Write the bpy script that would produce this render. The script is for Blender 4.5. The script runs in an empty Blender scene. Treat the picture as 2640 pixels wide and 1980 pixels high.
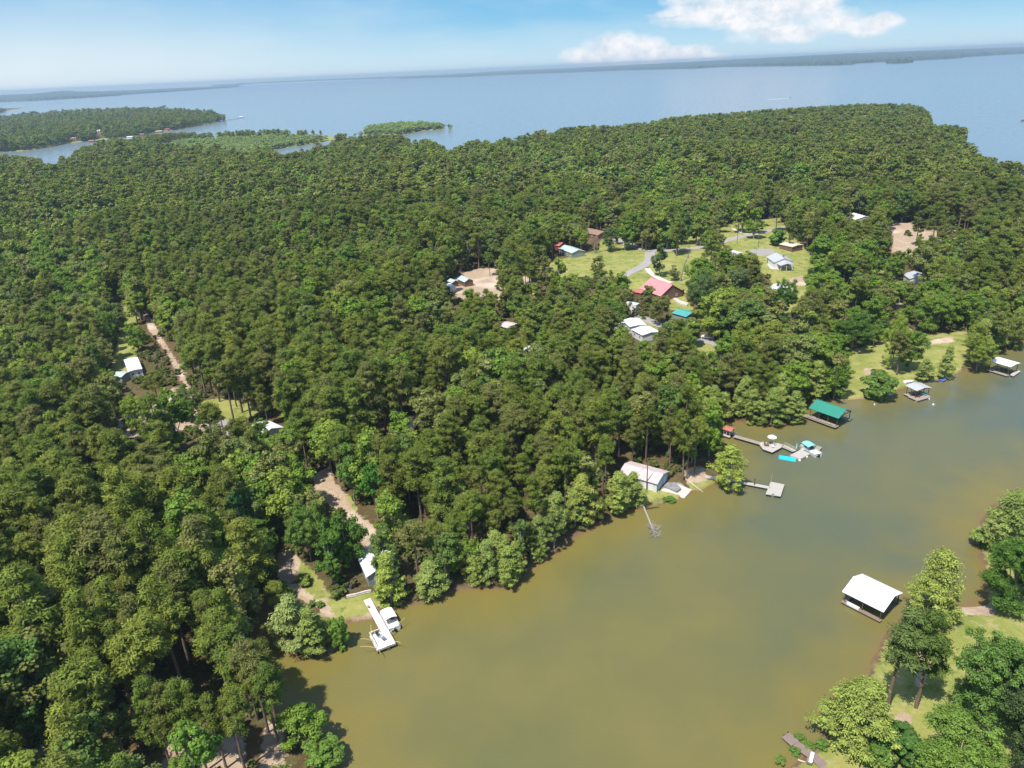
import bpy, math, random
import numpy as np
from mathutils import Matrix, Vector
random.seed(7); RNG = np.random.default_rng(11)
SC = bpy.context.scene
COL = SC.collection
# ------------------------------------------------------------------ camera geometry
FW, FH, FL = 2212.0, 1659.0, 1580.0
CAMZ = 100.0
PITCH = math.atan(680.4 / FL); ROLL = math.radians(2.66)
f0 = np.array([0, math.cos(PITCH), -math.sin(PITCH)])
r0 = np.array([1.0, 0, 0]); u0 = np.array([0, math.sin(PITCH), math.cos(PITCH)])
rv = math.cos(ROLL) * r0 - math.sin(ROLL) * u0
uv = math.sin(ROLL) * r0 + math.cos(ROLL) * u0
def ray(x, y):
    d = FL * f0 + (x - FW / 2) * rv - (y - FH / 2) * uv
    return d / np.linalg.norm(d)
def P(x, y, z=0.0):
    d = ray(x, y); t = (z - CAMZ) / d[2]
    return np.array([d[0] * t, d[1] * t, z])
def PROJ(X, Y, Z):
    X = np.asarray(X, float); Y = np.asarray(Y, float); Z = np.asarray(Z, float) - CAMZ
    dz = X * f0[0] + Y * f0[1] + Z * f0[2]
    a = X * rv[0] + Y * rv[1] + Z * rv[2]; b = X * uv[0] + Y * uv[1] + Z * uv[2]
    dz = np.where(dz < 1, 1, dz)
    return FW / 2 + FL * a / dz, FH / 2 - FL * b / dz, dz
cam = bpy.data.cameras.new('camera'); camo = bpy.data.objects.new('camera', cam); COL.objects.link(camo)
cam.sensor_width = 36; cam.lens = 36 * FL / FW; cam.clip_start = 1; cam.clip_end = 60000
m = Matrix.Identity(4)
for i in range(3):
    m[i][0] = rv[i]; m[i][1] = uv[i]; m[i][2] = -f0[i]
m[2][3] = CAMZ
camo.matrix_world = m; SC.camera = camo
# ------------------------------------------------------------------ land outlines (traced points dropped onto the ground, or onto tree-top height)
def poly(pts, z=0.0): return [tuple(P(x, y, z)[:2]) for x, y in pts]
near_shore = [(745,1800),(730,1700),(717,1650),(702,1600),(690,1560),(640,1548),(598,1540),(575,1500),(560,1450),(548,1410),(545,1370),(556,1338),
 (585,1322),(612,1336),(606,1370),(612,1402),(645,1422),(690,1418),(722,1392),(733,1365),(742,1342),(770,1338),(803,1336),(822,1320),(845,1308),(885,1306),(898,1303),(940,1292),(968,1283),
 (990,1272),(1030,1272),(1065,1274),(1106,1270),(1120,1258),(1150,1228),(1195,1200),(1240,1160),(1290,1135),(1345,1106),(1395,1095),
 (1431,1084),(1466,1078),(1478,1075),(1493,1061),(1516,1058),(1545,1046),(1560,1030),(1556,1000),(1548,960),(1546,930),(1560,915),(1585,912),(1610,915),(1659,924),(1700,920),(1722,905),(1734,880),(1775,868),
 (1800,866),(1844,864),(1862,860),(1894,856),(1929,850),(1955,838),(1990,826),(2049,818),(2075,803),(2110,792),(2130,772),(2170,756),(2212,741),(2330,705),(2500,665),(2800,600)]
skyline = [(2800,470),(2400,375),(2212,345),(2160,338),(2135,331),(2110,322),(2088,302),(2090,285),(2083,272),(2058,268),(2016,265),(2010,246),(1995,231),(1965,222),(1870,222),(1780,228),(1700,233),(1659,235),
 (1531,245),(1456,250),(1393,262),(1331,270),(1256,270),(1206,278),(1158,283),(1106,295),(1053,302),(1015,298),(1000,307),(978,318),(950,310),(918,296),(898,300),(865,289),(793,291),(743,296),
 (728,302),(700,308),(670,312),(640,318),(628,327),(606,330),(592,322),(575,310)]
thick = [(590,322),(640,314),(690,307),(735,297),(745,292)]          # water side of flooded thicket, ground level
thick_top = [(741,288),(700,281),(660,280),(600,277),(553,279),(525,279),(487,282),(457,287),(437,285),(370,285),(325,290),(275,297),(212,301),(200,312),(175,316),(160,324),(155,336),(140,343),(130,334),(125,350),(108,352),(92,349),(75,338),(25,332),(0,333),(-60,336),(-300,350)]
MAIN = poly(near_shore) + poly(skyline, 19) + poly(thick, 1) + poly(thick_top[:8], 9) + poly(thick_top[8:], 17) + poly([(-500,900),(-600,1500)]) + [(-190, 40), (-120, 20)]
RIGHT = poly([(2330,1010),(2240,1048),(2180,1075),(2125,1110),(2112,1165),(2122,1205),(2135,1260),(2121,1300),(2054,1310),(2000,1318),(1950,1338),(1905,1385),(1880,1450),(1850,1505),(1800,1578),(1768,1612),(1740,1640),(1700,1660),(1650,1745)]) + [(60, 15), (220, 15), (220, 110)]
FARP = poly([(-90,332),(0,329),(60,325),(105,318),(150,309),(205,303),(270,299),(325,289),(362,283),(440,270),(478,262),(486,258)]) + poly([(482,249),(460,244),(400,239),(350,235),(220,238),(120,244),(40,251),(0,256),(-90,268)], 17)
ISLE = poly([(728,301),(803,290),(850,291),(878,289),(915,282),(975,279)]) + poly([(968,270),(950,264),(900,263),(850,265),(795,270),(783,281),(760,284),(745,289)], 9)
ISLET = poly([(-40,247),(0,244),(30,238),(58,233)]) + poly([(58,227),(30,223),(0,224),(-40,226)], 18)
ISLET2 = poly([(62,233),(68,233.5),(75,232.5),(75,231.5),(68,231),(62,231)])
LANDS = [MAIN, RIGHT, FARP, ISLE, ISLET, ISLET2]
def sdf_poly(px, py, pts, chunk=40000):
    pts = np.array(pts); a = pts; b = np.roll(pts, -1, 0); out = np.empty(len(px))
    for s in range(0, len(px), chunk):
        x = px[s:s + chunk, None]; y = py[s:s + chunk, None]
        ex = (b - a)[:, 0]; ey = (b - a)[:, 1]
        wx = x - a[:, 0]; wy = y - a[:, 1]
        t = np.clip((wx * ex + wy * ey) / (ex * ex + ey * ey + 1e-9), 0, 1)
        d = np.hypot(wx - t * ex, wy - t * ey).min(1)
        c = (a[:, 1] > y) != (b[:, 1] > y)
        with np.errstate(divide='ignore', invalid='ignore'):
            xi = a[:, 0] + (y - a[:, 1]) * ex / ey
        ins = (c & (x < xi)).sum(1) % 2 == 1
        out[s:s + chunk] = np.where(ins, d, -d)
    return out
def pip(px, py, pts):
    pts = np.array(pts); a = pts; b = np.roll(pts, -1, 0)
    x = px[:, None]; y = py[:, None]
    c = (a[:, 1] > y) != (b[:, 1] > y)
    with np.errstate(divide='ignore', invalid='ignore'):
        xi = a[:, 0] + (y - a[:, 1]) * (b - a)[:, 0] / (b - a)[:, 1]
    return (c & (x < xi)).sum(1) % 2 == 1
def land_sdf(px, py):
    px = np.asarray(px, float); py = np.asarray(py, float)
    d = np.full(len(px), -1e9)
    for L in LANDS: d = np.maximum(d, sdf_poly(px, py, L))
    return d
_NG = RNG.random((64, 64))
def vnoise(x, y, s):
    x = np.asarray(x) / s; y = np.asarray(y) / s
    xi = np.floor(x).astype(int); yi = np.floor(y).astype(int); fx = x - xi; fy = y - yi
    fx = fx * fx * (3 - 2 * fx); fy = fy * fy * (3 - 2 * fy)
    g = lambda i, j: _NG[i % 64, j % 64]
    return (g(xi, yi) * (1 - fx) + g(xi + 1, yi) * fx) * (1 - fy) + (g(xi, yi + 1) * (1 - fx) + g(xi + 1, yi + 1) * fx) * fy - .5
def sstep(a, b, x):
    t = np.clip((x - a) / (b - a), 0, 1); return t * t * (3 - 2 * t)
def height_from(px, py, d):
    d = d + (vnoise(px, py, 7) * 2.2 + vnoise(px, py, 2.7) * 1.0) * np.clip(1 + d * 0, 0, 1)
    up = .12 + .9 * sstep(0, 7, d) + 2.2 * sstep(10, 160, d) + (vnoise(px, py, 60) * 2.0 + vnoise(px, py, 17) * .5) * sstep(5, 40, d)
    return np.where(d > 0, np.maximum(up * sstep(0, 1.2, d) + .02, .02), np.maximum(d * .3, -2.5))
def gz(x, y):
    x = np.atleast_1d(np.asarray(x, float)); y = np.atleast_1d(np.asarray(y, float))
    return height_from(x, y, land_sdf(x, y))
def G(x, y, up=0.0):
    """point of the ground seen at that place of the traced plan"""
    z = 1.0
    for _ in range(5):
        p = P(x, y, z + up); z = float(gz(p[0], p[1])[0])
        z = max(z, 0.0)
    p = P(x, y, z + up); return np.array([p[0], p[1], z])
# ------------------------------------------------------------------ material helpers
def newmat(name):
    mt = bpy.data.materials.new(name); mt.use_nodes = True; nt = mt.node_tree
    b = nt.nodes['Principled BSDF']; return mt, nt, b
def N(nt, t, **kw):
    n = nt.nodes.new(t)
    for k, v in kw.items(): setattr(n, k, v)
    return n
def link(nt, a, b): nt.links.new(a, b)
def rgb(c): return (c[0], c[1], c[2], 1)
_M = {}
def mat(name, color, rough=.6, var=.12, scale=1.5, metallic=0, stripes=None, spec=.4, dirt=0.0, dirtcol=(.12,.1,.07)):
    if name in _M: return _M[name]
    mt, nt, b = newmat(name)
    tc = N(nt, 'ShaderNodeTexCoord'); no = N(nt, 'ShaderNodeTexNoise'); no.inputs['Scale'].default_value = scale; no.inputs['Detail'].default_value = 6
    link(nt, tc.outputs['Object'], no.inputs['Vector'])
    cr = N(nt, 'ShaderNodeMix', data_type='RGBA'); cr.inputs[6].default_value = rgb([c * (1 - var * 1.6) for c in color]); cr.inputs[7].default_value = rgb([min(1, c * (1 + var)) for c in color])
    link(nt, no.outputs['Fac'], cr.inputs[0]); out = cr.outputs[2]
    if stripes:
        axis, freq, amt = stripes
        w = N(nt, 'ShaderNodeTexWave', wave_type='BANDS', bands_direction=axis, wave_profile='SAW'); w.inputs['Scale'].default_value = freq; w.inputs['Distortion'].default_value = 0
        link(nt, tc.outputs['Object'], w.inputs['Vector'])
        r = N(nt, 'ShaderNodeMapRange'); r.inputs['From Min'].default_value = 0; r.inputs['From Max'].default_value = .18; r.inputs['To Min'].default_value = 1 - amt; r.inputs['To Max'].default_value = 1
        link(nt, w.outputs['Fac'], r.inputs['Value'])
        mm = N(nt, 'ShaderNodeMix', data_type='RGBA', blend_type='MULTIPLY'); mm.inputs[0].default_value = 1
        link(nt, out, mm.inputs[6]); link(nt, r.outputs[0], mm.inputs[7]); out = mm.outputs[2]
    if dirt > 0:
        n2 = N(nt, 'ShaderNodeTexNoise'); n2.inputs['Scale'].default_value = .7; n2.inputs['Detail'].default_value = 8; link(nt, tc.outputs['Object'], n2.inputs['Vector'])
        r = N(nt, 'ShaderNodeMapRange'); r.inputs['From Min'].default_value = .5; r.inputs['From Max'].default_value = .75; r.inputs['To Max'].default_value = dirt
        link(nt, n2.outputs['Fac'], r.inputs['Value'])
        mm = N(nt, 'ShaderNodeMix', data_type='RGBA'); link(nt, r.outputs[0], mm.inputs[0]); link(nt, out, mm.inputs[6]); mm.inputs[7].default_value = rgb(dirtcol); out = mm.outputs[2]
    link(nt, out, b.inputs['Base Color']); b.inputs['Roughness'].default_value = rough; b.inputs['Metallic'].default_value = metallic
    b.inputs['Specular IOR Level'].default_value = spec
    _M[name] = mt; return mt
def leafmat(name, cols, trans=.32, nscale=.35):
    mt, nt, b = newmat(name)
    oi = N(nt, 'ShaderNodeObjectInfo'); ramp = N(nt, 'ShaderNodeValToRGB'); ramp.color_ramp.interpolation = 'LINEAR'
    while len(ramp.color_ramp.elements) < len(cols): ramp.color_ramp.elements.new(.5)
    for i, c in enumerate(cols):
        e = ramp.color_ramp.elements[i]; e.position = i / (len(cols) - 1); e.color = rgb(c)
    link(nt, oi.outputs['Random'], ramp.inputs['Fac'])
    tc = N(nt, 'ShaderNodeTexCoord'); no = N(nt, 'ShaderNodeTexNoise'); no.inputs['Scale'].default_value = nscale; no.inputs['Detail'].default_value = 5; no.inputs['Roughness'].default_value = .75
    link(nt, tc.outputs['Object'], no.inputs['Vector'])
    mr = N(nt, 'ShaderNodeMapRange'); mr.inputs['From Min'].default_value = .3; mr.inputs['From Max'].default_value = .7; mr.inputs['To Min'].default_value = .62; mr.inputs['To Max'].default_value = 1.45
    link(nt, no.outputs['Fac'], mr.inputs['Value'])
    geo = N(nt, 'ShaderNodeNewGeometry'); mr2 = N(nt, 'ShaderNodeMapRange'); mr2.inputs['To Min'].default_value = .7; mr2.inputs['To Max'].default_value = 1.3
    link(nt, geo.outputs['Random Per Island'], mr2.inputs['Value'])
    mu = N(nt, 'ShaderNodeMath', operation='MULTIPLY'); link(nt, mr.outputs[0], mu.inputs[0]); link(nt, mr2.outputs[0], mu.inputs[1])
    mx = N(nt, 'ShaderNodeVectorMath', operation='SCALE'); link(nt, ramp.outputs['Color'], mx.inputs[0]); link(nt, mu.outputs[0], mx.inputs['Scale'])
    tn = N(nt, 'ShaderNodeVectorMath', operation='MULTIPLY'); link(nt, mx.outputs[0], tn.inputs[0]); link(nt, oi.outputs['Color'], tn.inputs[1]); mx = tn
    df = N(nt, 'ShaderNodeBsdfDiffuse'); tr = N(nt, 'ShaderNodeBsdfTranslucent'); gl = N(nt, 'ShaderNodeBsdfGlossy'); gl.inputs['Roughness'].default_value = .55; gl.inputs['Color'].default_value = (.8, .85, .8, 1)
    link(nt, mx.outputs[0], df.inputs['Color']); link(nt, mx.outputs[0], tr.inputs['Color'])
    m1 = N(nt, 'ShaderNodeMixShader'); m1.inputs[0].default_value = trans; link(nt, df.outputs[0], m1.inputs[1]); link(nt, tr.outputs[0], m1.inputs[2])
    m2 = N(nt, 'ShaderNodeMixShader'); m2.inputs[0].default_value = .01; link(nt, m1.outputs[0], m2.inputs[1]); link(nt, gl.outputs[0], m2.inputs[2])
    link(nt, m2.outputs[0], nt.nodes['Material Output'].inputs['Surface']); nt.nodes.remove(b)
    _M[name] = mt; return mt
PINE_L = leafmat('pine_needles', [(0.128, 0.165, 0.025), (0.182, 0.228, 0.033), (0.139, 0.203, 0.034), (0.243, 0.277, 0.043), (0.152, 0.176, 0.034), (0.213, 0.215, 0.06)])
BROAD_L = leafmat('broad_leaves', [(0.131, 0.215, 0.025), (0.196, 0.298, 0.035), (0.143, 0.244, 0.033), (0.291, 0.369, 0.053), (0.161, 0.19, 0.041), (0.263, 0.264, 0.072), (0.213, 0.257, 0.069), (0.101, 0.185, 0.035)])
CYP_L = leafmat('cypress_leaves', [(0.26, 0.331, 0.072), (0.339, 0.395, 0.085), (0.274, 0.351, 0.089), (0.378, 0.402, 0.078)])
SHRUB_L = leafmat('shrub_leaves', [(0.17, 0.27, 0.04), (0.12, 0.22, 0.04), (0.24, 0.3, 0.06)])
THICK_L = leafmat('thicket_leaves', [(0.24, 0.34, 0.09), (0.3, 0.38, 0.11), (0.26, 0.34, 0.12)])
BARK = mat('pine_bark', (.20,.14,.10), .9, .3, 3)
BARKG = mat('grey_bark', (.27,.24,.20), .9, .3, 3)
# ------------------------------------------------------------------ mesh helpers
def mesh_from(name, V, F, mats, midx=None, smooth=False):
    """V (n,3), F list of equal-size face arrays"""
    me = bpy.data.meshes.new(name)
    V = np.asarray(V, np.float32)
    if not isinstance(F, list): F = [F]
    lens = np.concatenate([np.full(len(f), f.shape[1]) for f in F]); flat = np.concatenate([f.reshape(-1) for f in F])
    me.vertices.add(len(V)); me.vertices.foreach_set('co', V.reshape(-1))
    me.loops.add(len(flat)); me.loops.foreach_set('vertex_index', flat.astype(np.int32))
    me.polygons.add(len(lens)); me.polygons.foreach_set('loop_start', np.concatenate([[0], np.cumsum(lens)[:-1]]).astype(np.int32))
    for mm in mats: me.materials.append(mm)
    if midx is not None: me.polygons.foreach_set('material_index', np.asarray(midx, np.int32))
    me.update(calc_edges=True)
    if smooth: me.polygons.foreach_set('use_smooth', np.ones(len(lens), bool))
    return me
def norm(a): return a / (np.linalg.norm(a, axis=-1, keepdims=True) + 1e-9)
def quads(c, n, up, w, l):
    """quads centred c, normal n, long axis along up (made perpendicular)"""
    t = norm(np.cross(n, up)); b = norm(np.cross(t, n))
    w = w[:, None] * .5; l = l[:, None] * .5
    V = np.stack([c - t * w - b * l, c + t * w - b * l * .9, c + t * w * .8 + b * l, c - t * w * .7 + b * l * .95], 1).reshape(-1, 3)
    return V, np.arange(len(V)).reshape(-1, 4)
def tube(pts, rad, k=6):
    pts = np.array(pts, float); n = len(pts); V = []; 
    for i in range(n):
        d = pts[min(i + 1, n - 1)] - pts[max(i - 1, 0)]; d = d / (np.linalg.norm(d) + 1e-9)
        a = np.cross(d, [0, 0, 1] if abs(d[2]) < .9 else [1, 0, 0]); a = a / np.linalg.norm(a); b = np.cross(d, a)
        for j in range(k):
            th = 2 * math.pi * j / k; V.append(pts[i] + rad[i] * (a * math.cos(th) + b * math.sin(th)))
    F = [[i * k + j, i * k + (j + 1) % k, (i + 1) * k + (j + 1) % k, (i + 1) * k + j] for i in range(n - 1) for j in range(k)]
    V.append(pts[-1]); F += [[(n - 1) * k + j, (n - 1) * k + (j + 1) % k, n * k, n * k] for j in range(k)]
    return np.array(V), np.array(F)
def join(parts):
    V = []; F = []; o = 0
    for v, f in parts: V.append(v); F.append(f + o); o += len(v)
    return np.concatenate(V), np.concatenate(F)
# ------------------------------------------------------------------ tree shapes (in metres, base at 0)
def randdir(rg, n, upbias=0.0):
    d = rg.normal(size=(n, 3)); d = norm(d); d[:, 2] += upbias; return norm(d)
def pine_shape(seed, lod):
    rg = np.random.default_rng(seed); H = 20.0; R = rg.uniform(2.3, 3.7); cb = rg.uniform(.36, .58) * H; pk = rg.uniform(.6, 1.2)
    nc = int(rg.integers(46, 60)) if lod == 0 else 17
    t = np.sort(rg.random(nc)) ** .9; prof = np.sin(np.pi * (np.clip(t * .84 + .14, 0, 1)) ** .9) ** pk
    ang = rg.random(nc) * 6.283 + np.arange(nc) * 2.4; rad = R * prof * (rg.random(nc) ** .45) * .92
    lop = rg.normal(size=2) * .5
    C = np.stack([rad * np.cos(ang) + lop[0] * t, rad * np.sin(ang) + lop[1] * t, cb + t * (H - cb - .8)], 1)
    cr = rg.uniform(.5, 1.2, nc) * (1.45 if lod else 1)
    per = (185 if lod == 0 else 36)
    c = np.repeat(C, per, 0); r = np.repeat(cr, per); d = randdir(rg, len(c), .28)
    pos = c + d * r[:, None] * rg.uniform(.25, 1.15, len(c))[:, None] * np.array([1.1, 1.1, .7])
    sz = rg.uniform(.24, .50, len(c)) * (2.4 if lod else 1)
    n = norm(norm(np.cross(d, rg.normal(size=d.shape))) * .6 + d * .75 + np.array([0, 0, .45]))
    V, F = quads(pos, n, d + rg.normal(size=d.shape) * .25, sz * (.33 if lod == 0 else .5), sz)
    tr = [tube([(0, 0, -.6), (.05, 0, cb * .5), (lop[0] * .2, lop[1] * .2, cb), (lop[0] * .6, lop[1] * .6, H * .8), (lop[0], lop[1], H - 1.2)], [.30, .24, .20, .11, .04], 6 if lod == 0 else 4)]
    if lod == 0:
        for i in range(0, nc, 2):
            p = C[i]; z0 = max(cb * .9, p[2] - rg.uniform(.5, 1.6)); q = np.array([lop[0] * .4, lop[1] * .4, z0]); tr.append(tube([q, (q + p) / 2 + [0, 0, -.1], p], [.07, .05, .02], 3))
        for i in range(5):
            z0 = cb * rg.uniform(.55, .95); a = rg.random() * 6.28; l = rg.uniform(.5, 1.4); tr.append(tube([(0, 0, z0), (l * math.cos(a), l * math.sin(a), z0 + .2)], [.04, .015], 3))
    return (V, F), join(tr)
def broad_shape(seed, lod, H=15.0, R=4.0, low=.16, big=1.0):
    rg = np.random.default_rng(seed)
    nb = int(rg.integers(7, 11) * big ** .6); nc = int(rg.integers(66, 84) * big) if lod == 0 else 20
    # big lobes, then clumps over the lobes
    zc = H * (low + (1 - low) * .52); hz = H * (1 - low) * .5
    bt = rg.random(nb); ba = np.arange(nb) * 2.4 + rg.random(nb)
    bz = zc + hz * (bt * 1.5 - .8); br = R * np.sqrt(np.clip(1 - ((bz - zc) / hz) ** 2, .1, 1)) * .55
    B = np.stack([br * np.cos(ba), br * np.sin(ba), bz], 1); Br = R * rg.uniform(.42, .62, nb) / big ** .15
    B[0] = (0, 0, zc + hz * .55); k = rg.integers(0, nb, nc); d = randdir(rg, nc, .12)
    C = B[k] + d * Br[k][:, None] * rg.uniform(.55, .95, nc)[:, None] * np.array([1, 1, 1.15])
    C[:, 2] = np.clip(C[:, 2], H * low * .8, H)
    cr = rg.uniform(.4, 1.05, nc) * R / 4 * (1.5 if lod else 1) / big ** .35; per = int(165 * big ** .3) if lod == 0 else 28
    c = np.repeat(C, per, 0); r = np.repeat(cr, per); d = randdir(rg, len(c), .22)
    pos = c + d * r[:, None] * rg.uniform(.15, 1.25, len(c))[:, None] * np.array([1.05, 1.05, .85])
    n = norm(d * 1.0 + rg.normal(size=d.shape) * .33 + np.array([0, 0, .4])); sz = rg.uniform(.16, .33, len(c)) * (R / 4) ** .4 * (2.9 if lod else 1) / big ** .45
    V, F = quads(pos, n, rg.normal(size=d.shape), sz, sz * 1.15)
    tr = [tube([(0, 0, -.5), (.1, 0, H * low), (0, .1, H * .5), (0, 0, H * .82)], [.30, .24, .16, .05], 6 if lod == 0 else 4)]
    if lod == 0:
        for i in range(nb):
            z0 = H * rg.uniform(low * .8, .5); q = np.array([0, 0, z0]); tr.append(tube([q, (q + B[i]) / 2 + [0, 0, .3], B[i]], [.12, .08, .03], 4))
    return (V, F), join(tr)
def cyp_shape(seed, lod, H=12.0, R=3.1, big=1.0):
    rg = np.random.default_rng(seed); nc = int(86 * big) if lod == 0 else 22
    t = rg.random(nc) ** .85; ang = np.arange(nc) * 2.4 + rg.random(nc); lumpy = 1 + .28 * np.sin(ang * 3 + seed) + rg.normal(size=nc) * .12
    rad = R * (1 - t ** 1.35) ** .75 * lumpy * rg.uniform(.55, 1, nc) * np.clip(.55 + t * 2.2, 0, 1)
    C = np.stack([rad * np.cos(ang), rad * np.sin(ang), H * .07 + t * H * .9], 1); cr = rg.uniform(.4, 1.0, nc) * R / 3.1 * (1.5 if lod else 1) / big ** .3
    per = 140 if lod == 0 else 26; c = np.repeat(C, per, 0); r = np.repeat(cr, per); d = randdir(rg, len(c), .15)
    pos = c + d * r[:, None] * rg.uniform(.25, 1.15, len(c))[:, None] * np.array([1.15, 1.15, .6])
    n = norm(d * .7 + rg.normal(size=d.shape) * .33 + np.array([0, 0, .6])); sz = rg.uniform(.17, .33, len(c)) * (2.8 if lod else 1)
    V, F = quads(pos, n, d, sz * .6, sz * 1.1)
    tr = [tube([(0, 0, -1.2), (0, 0, .6), (0, 0, H * .5), (0, 0, H * .92)], [.45, .24, .13, .04], 6 if lod == 0 else 4)]
    if lod == 0:
        for i in range(0, nc, 3):
            p = C[i]; q = np.array([0, 0, max(.4, p[2] - .5)]); tr.append(tube([q, p], [.06, .02], 3))
    return (V, F), join(tr)
KIND = {}
def make_kind(key, shapes, leaf, bark):
    """shapes: list of functions lod -> (crown, trunk)"""
    d = {'crown': [], 'trunk': [], 'full': [], 'far': []}
    for i, fn in enumerate(shapes):
        (cv, cf), (tv, tf) = fn(0)
        d['crown'].append(mesh_from(key + '_crown', cv, cf, [leaf])); d['trunk'].append(mesh_from(key + '_trunk', tv, tf, [bark]))
        d['full'].append(mesh_from(key + '_tree', np.concatenate([cv, tv]), np.concatenate([cf, tf + len(cv)]), [leaf, bark], [0] * len(cf) + [1] * len(tf)))
        (cv, cf), (tv, tf) = fn(1)
        d['far'].append(mesh_from(key + '_far', np.concatenate([cv, tv]), np.concatenate([cf, tf + len(cv)]), [leaf, bark], [0] * len(cf) + [1] * len(tf)))
    KIND[key] = d
make_kind('pine', [(lambda lod, s=s: pine_shape(100 + s, lod)) for s in range(7)], PINE_L, BARK)
make_kind('broadleaf', [(lambda lod, s=s: broad_shape(200 + s, lod, [15, 16, 14, 17, 13, 15][s], [4.0, 4.3, 3.6, 3.2, 4.6, 3.8][s], [.16, .2, .14, .1, .2, .12][s])) for s in range(6)], BROAD_L, BARKG)
make_kind('cypress', [(lambda lod, s=s: cyp_shape(300 + s, lod, [12, 13, 11, 12][s], [3.1, 2.7, 3.5, 3.0][s])) for s in range(4)], CYP_L, BARKG)
make_kind('shrub', [(lambda lod, s=s: broad_shape(400 + s, lod, 3.0, 1.6, .02)) for s in range(3)], SHRUB_L, BARKG)
make_kind('thicket', [(lambda lod, s=s: broad_shape(450 + s, lod, 9.0, 3.0, .05)) for s in range(2)], THICK_L, BARKG)
make_kind('bigleaf', [(lambda lod, s=s: broad_shape(600 + s, lod, 18, 6.8, .1, 2.8)) for s in range(3)], BROAD_L, BARKG)
make_kind('bigcypress', [(lambda lod, s=s: cyp_shape(650 + s, lod, 15, 5.2, 2.4)) for s in range(3)], CYP_L, BARKG)
BASEH = {'bigleaf': 18, 'bigcypress': 15, 'pine': 20, 'broadleaf': 15, 'cypress': 12, 'shrub': 3, 'thicket': 9}
BASER = {'bigleaf': 6.8, 'bigcypress': 5.2, 'pine': 3.4, 'broadleaf': 4.0, 'cypress': 3.2, 'shrub': 1.6, 'thicket': 3}
# ------------------------------------------------------------------ tagging
def tag(o, label=None, cat=None, group=None, kind=None):
    if label: o['label'] = label
    if cat: o['category'] = cat
    if group: o['group'] = group
    if kind: o['kind'] = kind
    return o
def empty(name, loc, rz=0.0, scale=None):
    o = bpy.data.objects.new(name, None); COL.objects.link(o); o.location = tuple(map(float, loc)); o.rotation_euler = (0, 0, float(rz)); o.empty_display_size = .5
    if scale is not None: o.scale = scale
    return o
def mobj(name, me, parent=None):
    o = bpy.data.objects.new(name, me); COL.objects.link(o)
    if parent is not None: o.parent = parent
    return o
class MB:
    def __init__(s): s.v = []; s.f = []
    def add(s, vs, fs):
        o = len(s.v); s.v += [tuple(map(float, p)) for p in vs]; s.f += [[i + o for i in f] for f in fs]; return s
    def box(s, x0, x1, y0, y1, z0, z1, bev=0):
        vs = [(x0,y0,z0),(x1,y0,z0),(x1,y1,z0),(x0,y1,z0),(x0,y0,z1),(x1,y0,z1),(x1,y1,z1),(x0,y1,z1)]
        return s.add(vs, [[0,3,2,1],[4,5,6,7],[0,1,5,4],[1,2,6,5],[2,3,7,6],[3,0,4,7]])
    def bar(s, a, b, w, h=None):
        """beam of section w x h from a to b"""
        h = h or w; a = np.array(a, float); b = np.array(b, float); d = b - a; d /= np.linalg.norm(d) + 1e-9
        t = np.cross(d, [0, 0, 1]); t = t / np.linalg.norm(t) if np.linalg.norm(t) > 1e-3 else np.array([1.0, 0, 0]); u = np.cross(t, d)
        vs = [p + t * w / 2 * i + u * h / 2 * j for p in (a, b) for i, j in ((-1,-1),(1,-1),(1,1),(-1,1))]
        return s.add(vs, [[0,1,2,3],[7,6,5,4],[0,4,5,1],[1,5,6,2],[2,6,7,3],[3,7,4,0]])
    def slab(s, pts, z0, z1):
        """prism over an outline (pts 2-D, any winding)"""
        pts = [tuple(p[:2]) for p in pts]; ar = sum(pts[i][0] * pts[(i + 1) % len(pts)][1] - pts[(i + 1) % len(pts)][0] * pts[i][1] for i in range(len(pts)))
        if ar < 0: pts = pts[::-1]
        n = len(pts); vs = [(p[0], p[1], z0) for p in pts] + [(p[0], p[1], z1) for p in pts]
        return s.add(vs, [list(range(n))[::-1], list(range(n, 2 * n))] + [[i, (i + 1) % n, n + (i + 1) % n, n + i] for i in range(n)])
    def tube(s, pts, rad, k=8):
        v, f = tube(pts, rad, k); return s.add(v, [list(dict.fromkeys(q)) for q in f.tolist()] + [list(range(k))])
    def lathe(s, prof, c=(0, 0, 0), k=14):
        vs = [(c[0] + r * math.cos(6.2832 * j / k), c[1] + r * math.sin(6.2832 * j / k), c[2] + z) for r, z in prof for j in range(k)]
        return s.add(vs, [[i * k + j, i * k + (j + 1) % k, (i + 1) * k + (j + 1) % k, (i + 1) * k + j] for i in range(len(prof) - 1) for j in range(k)])
    def obj(s, name, m, parent=None, bevel=0, loc=None):
        me = bpy.data.meshes.new(name); me.from_pydata(s.v, [], s.f); me.materials.append(m); me.update()
        o = mobj(name, me, parent)
        if bevel: b = o.modifiers.new('bevel', 'BEVEL'); b.width = bevel; b.segments = 2; b.limit_method = 'ANGLE'
        if loc is not None: o.location = tuple(map(float, loc))
        return o
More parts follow.
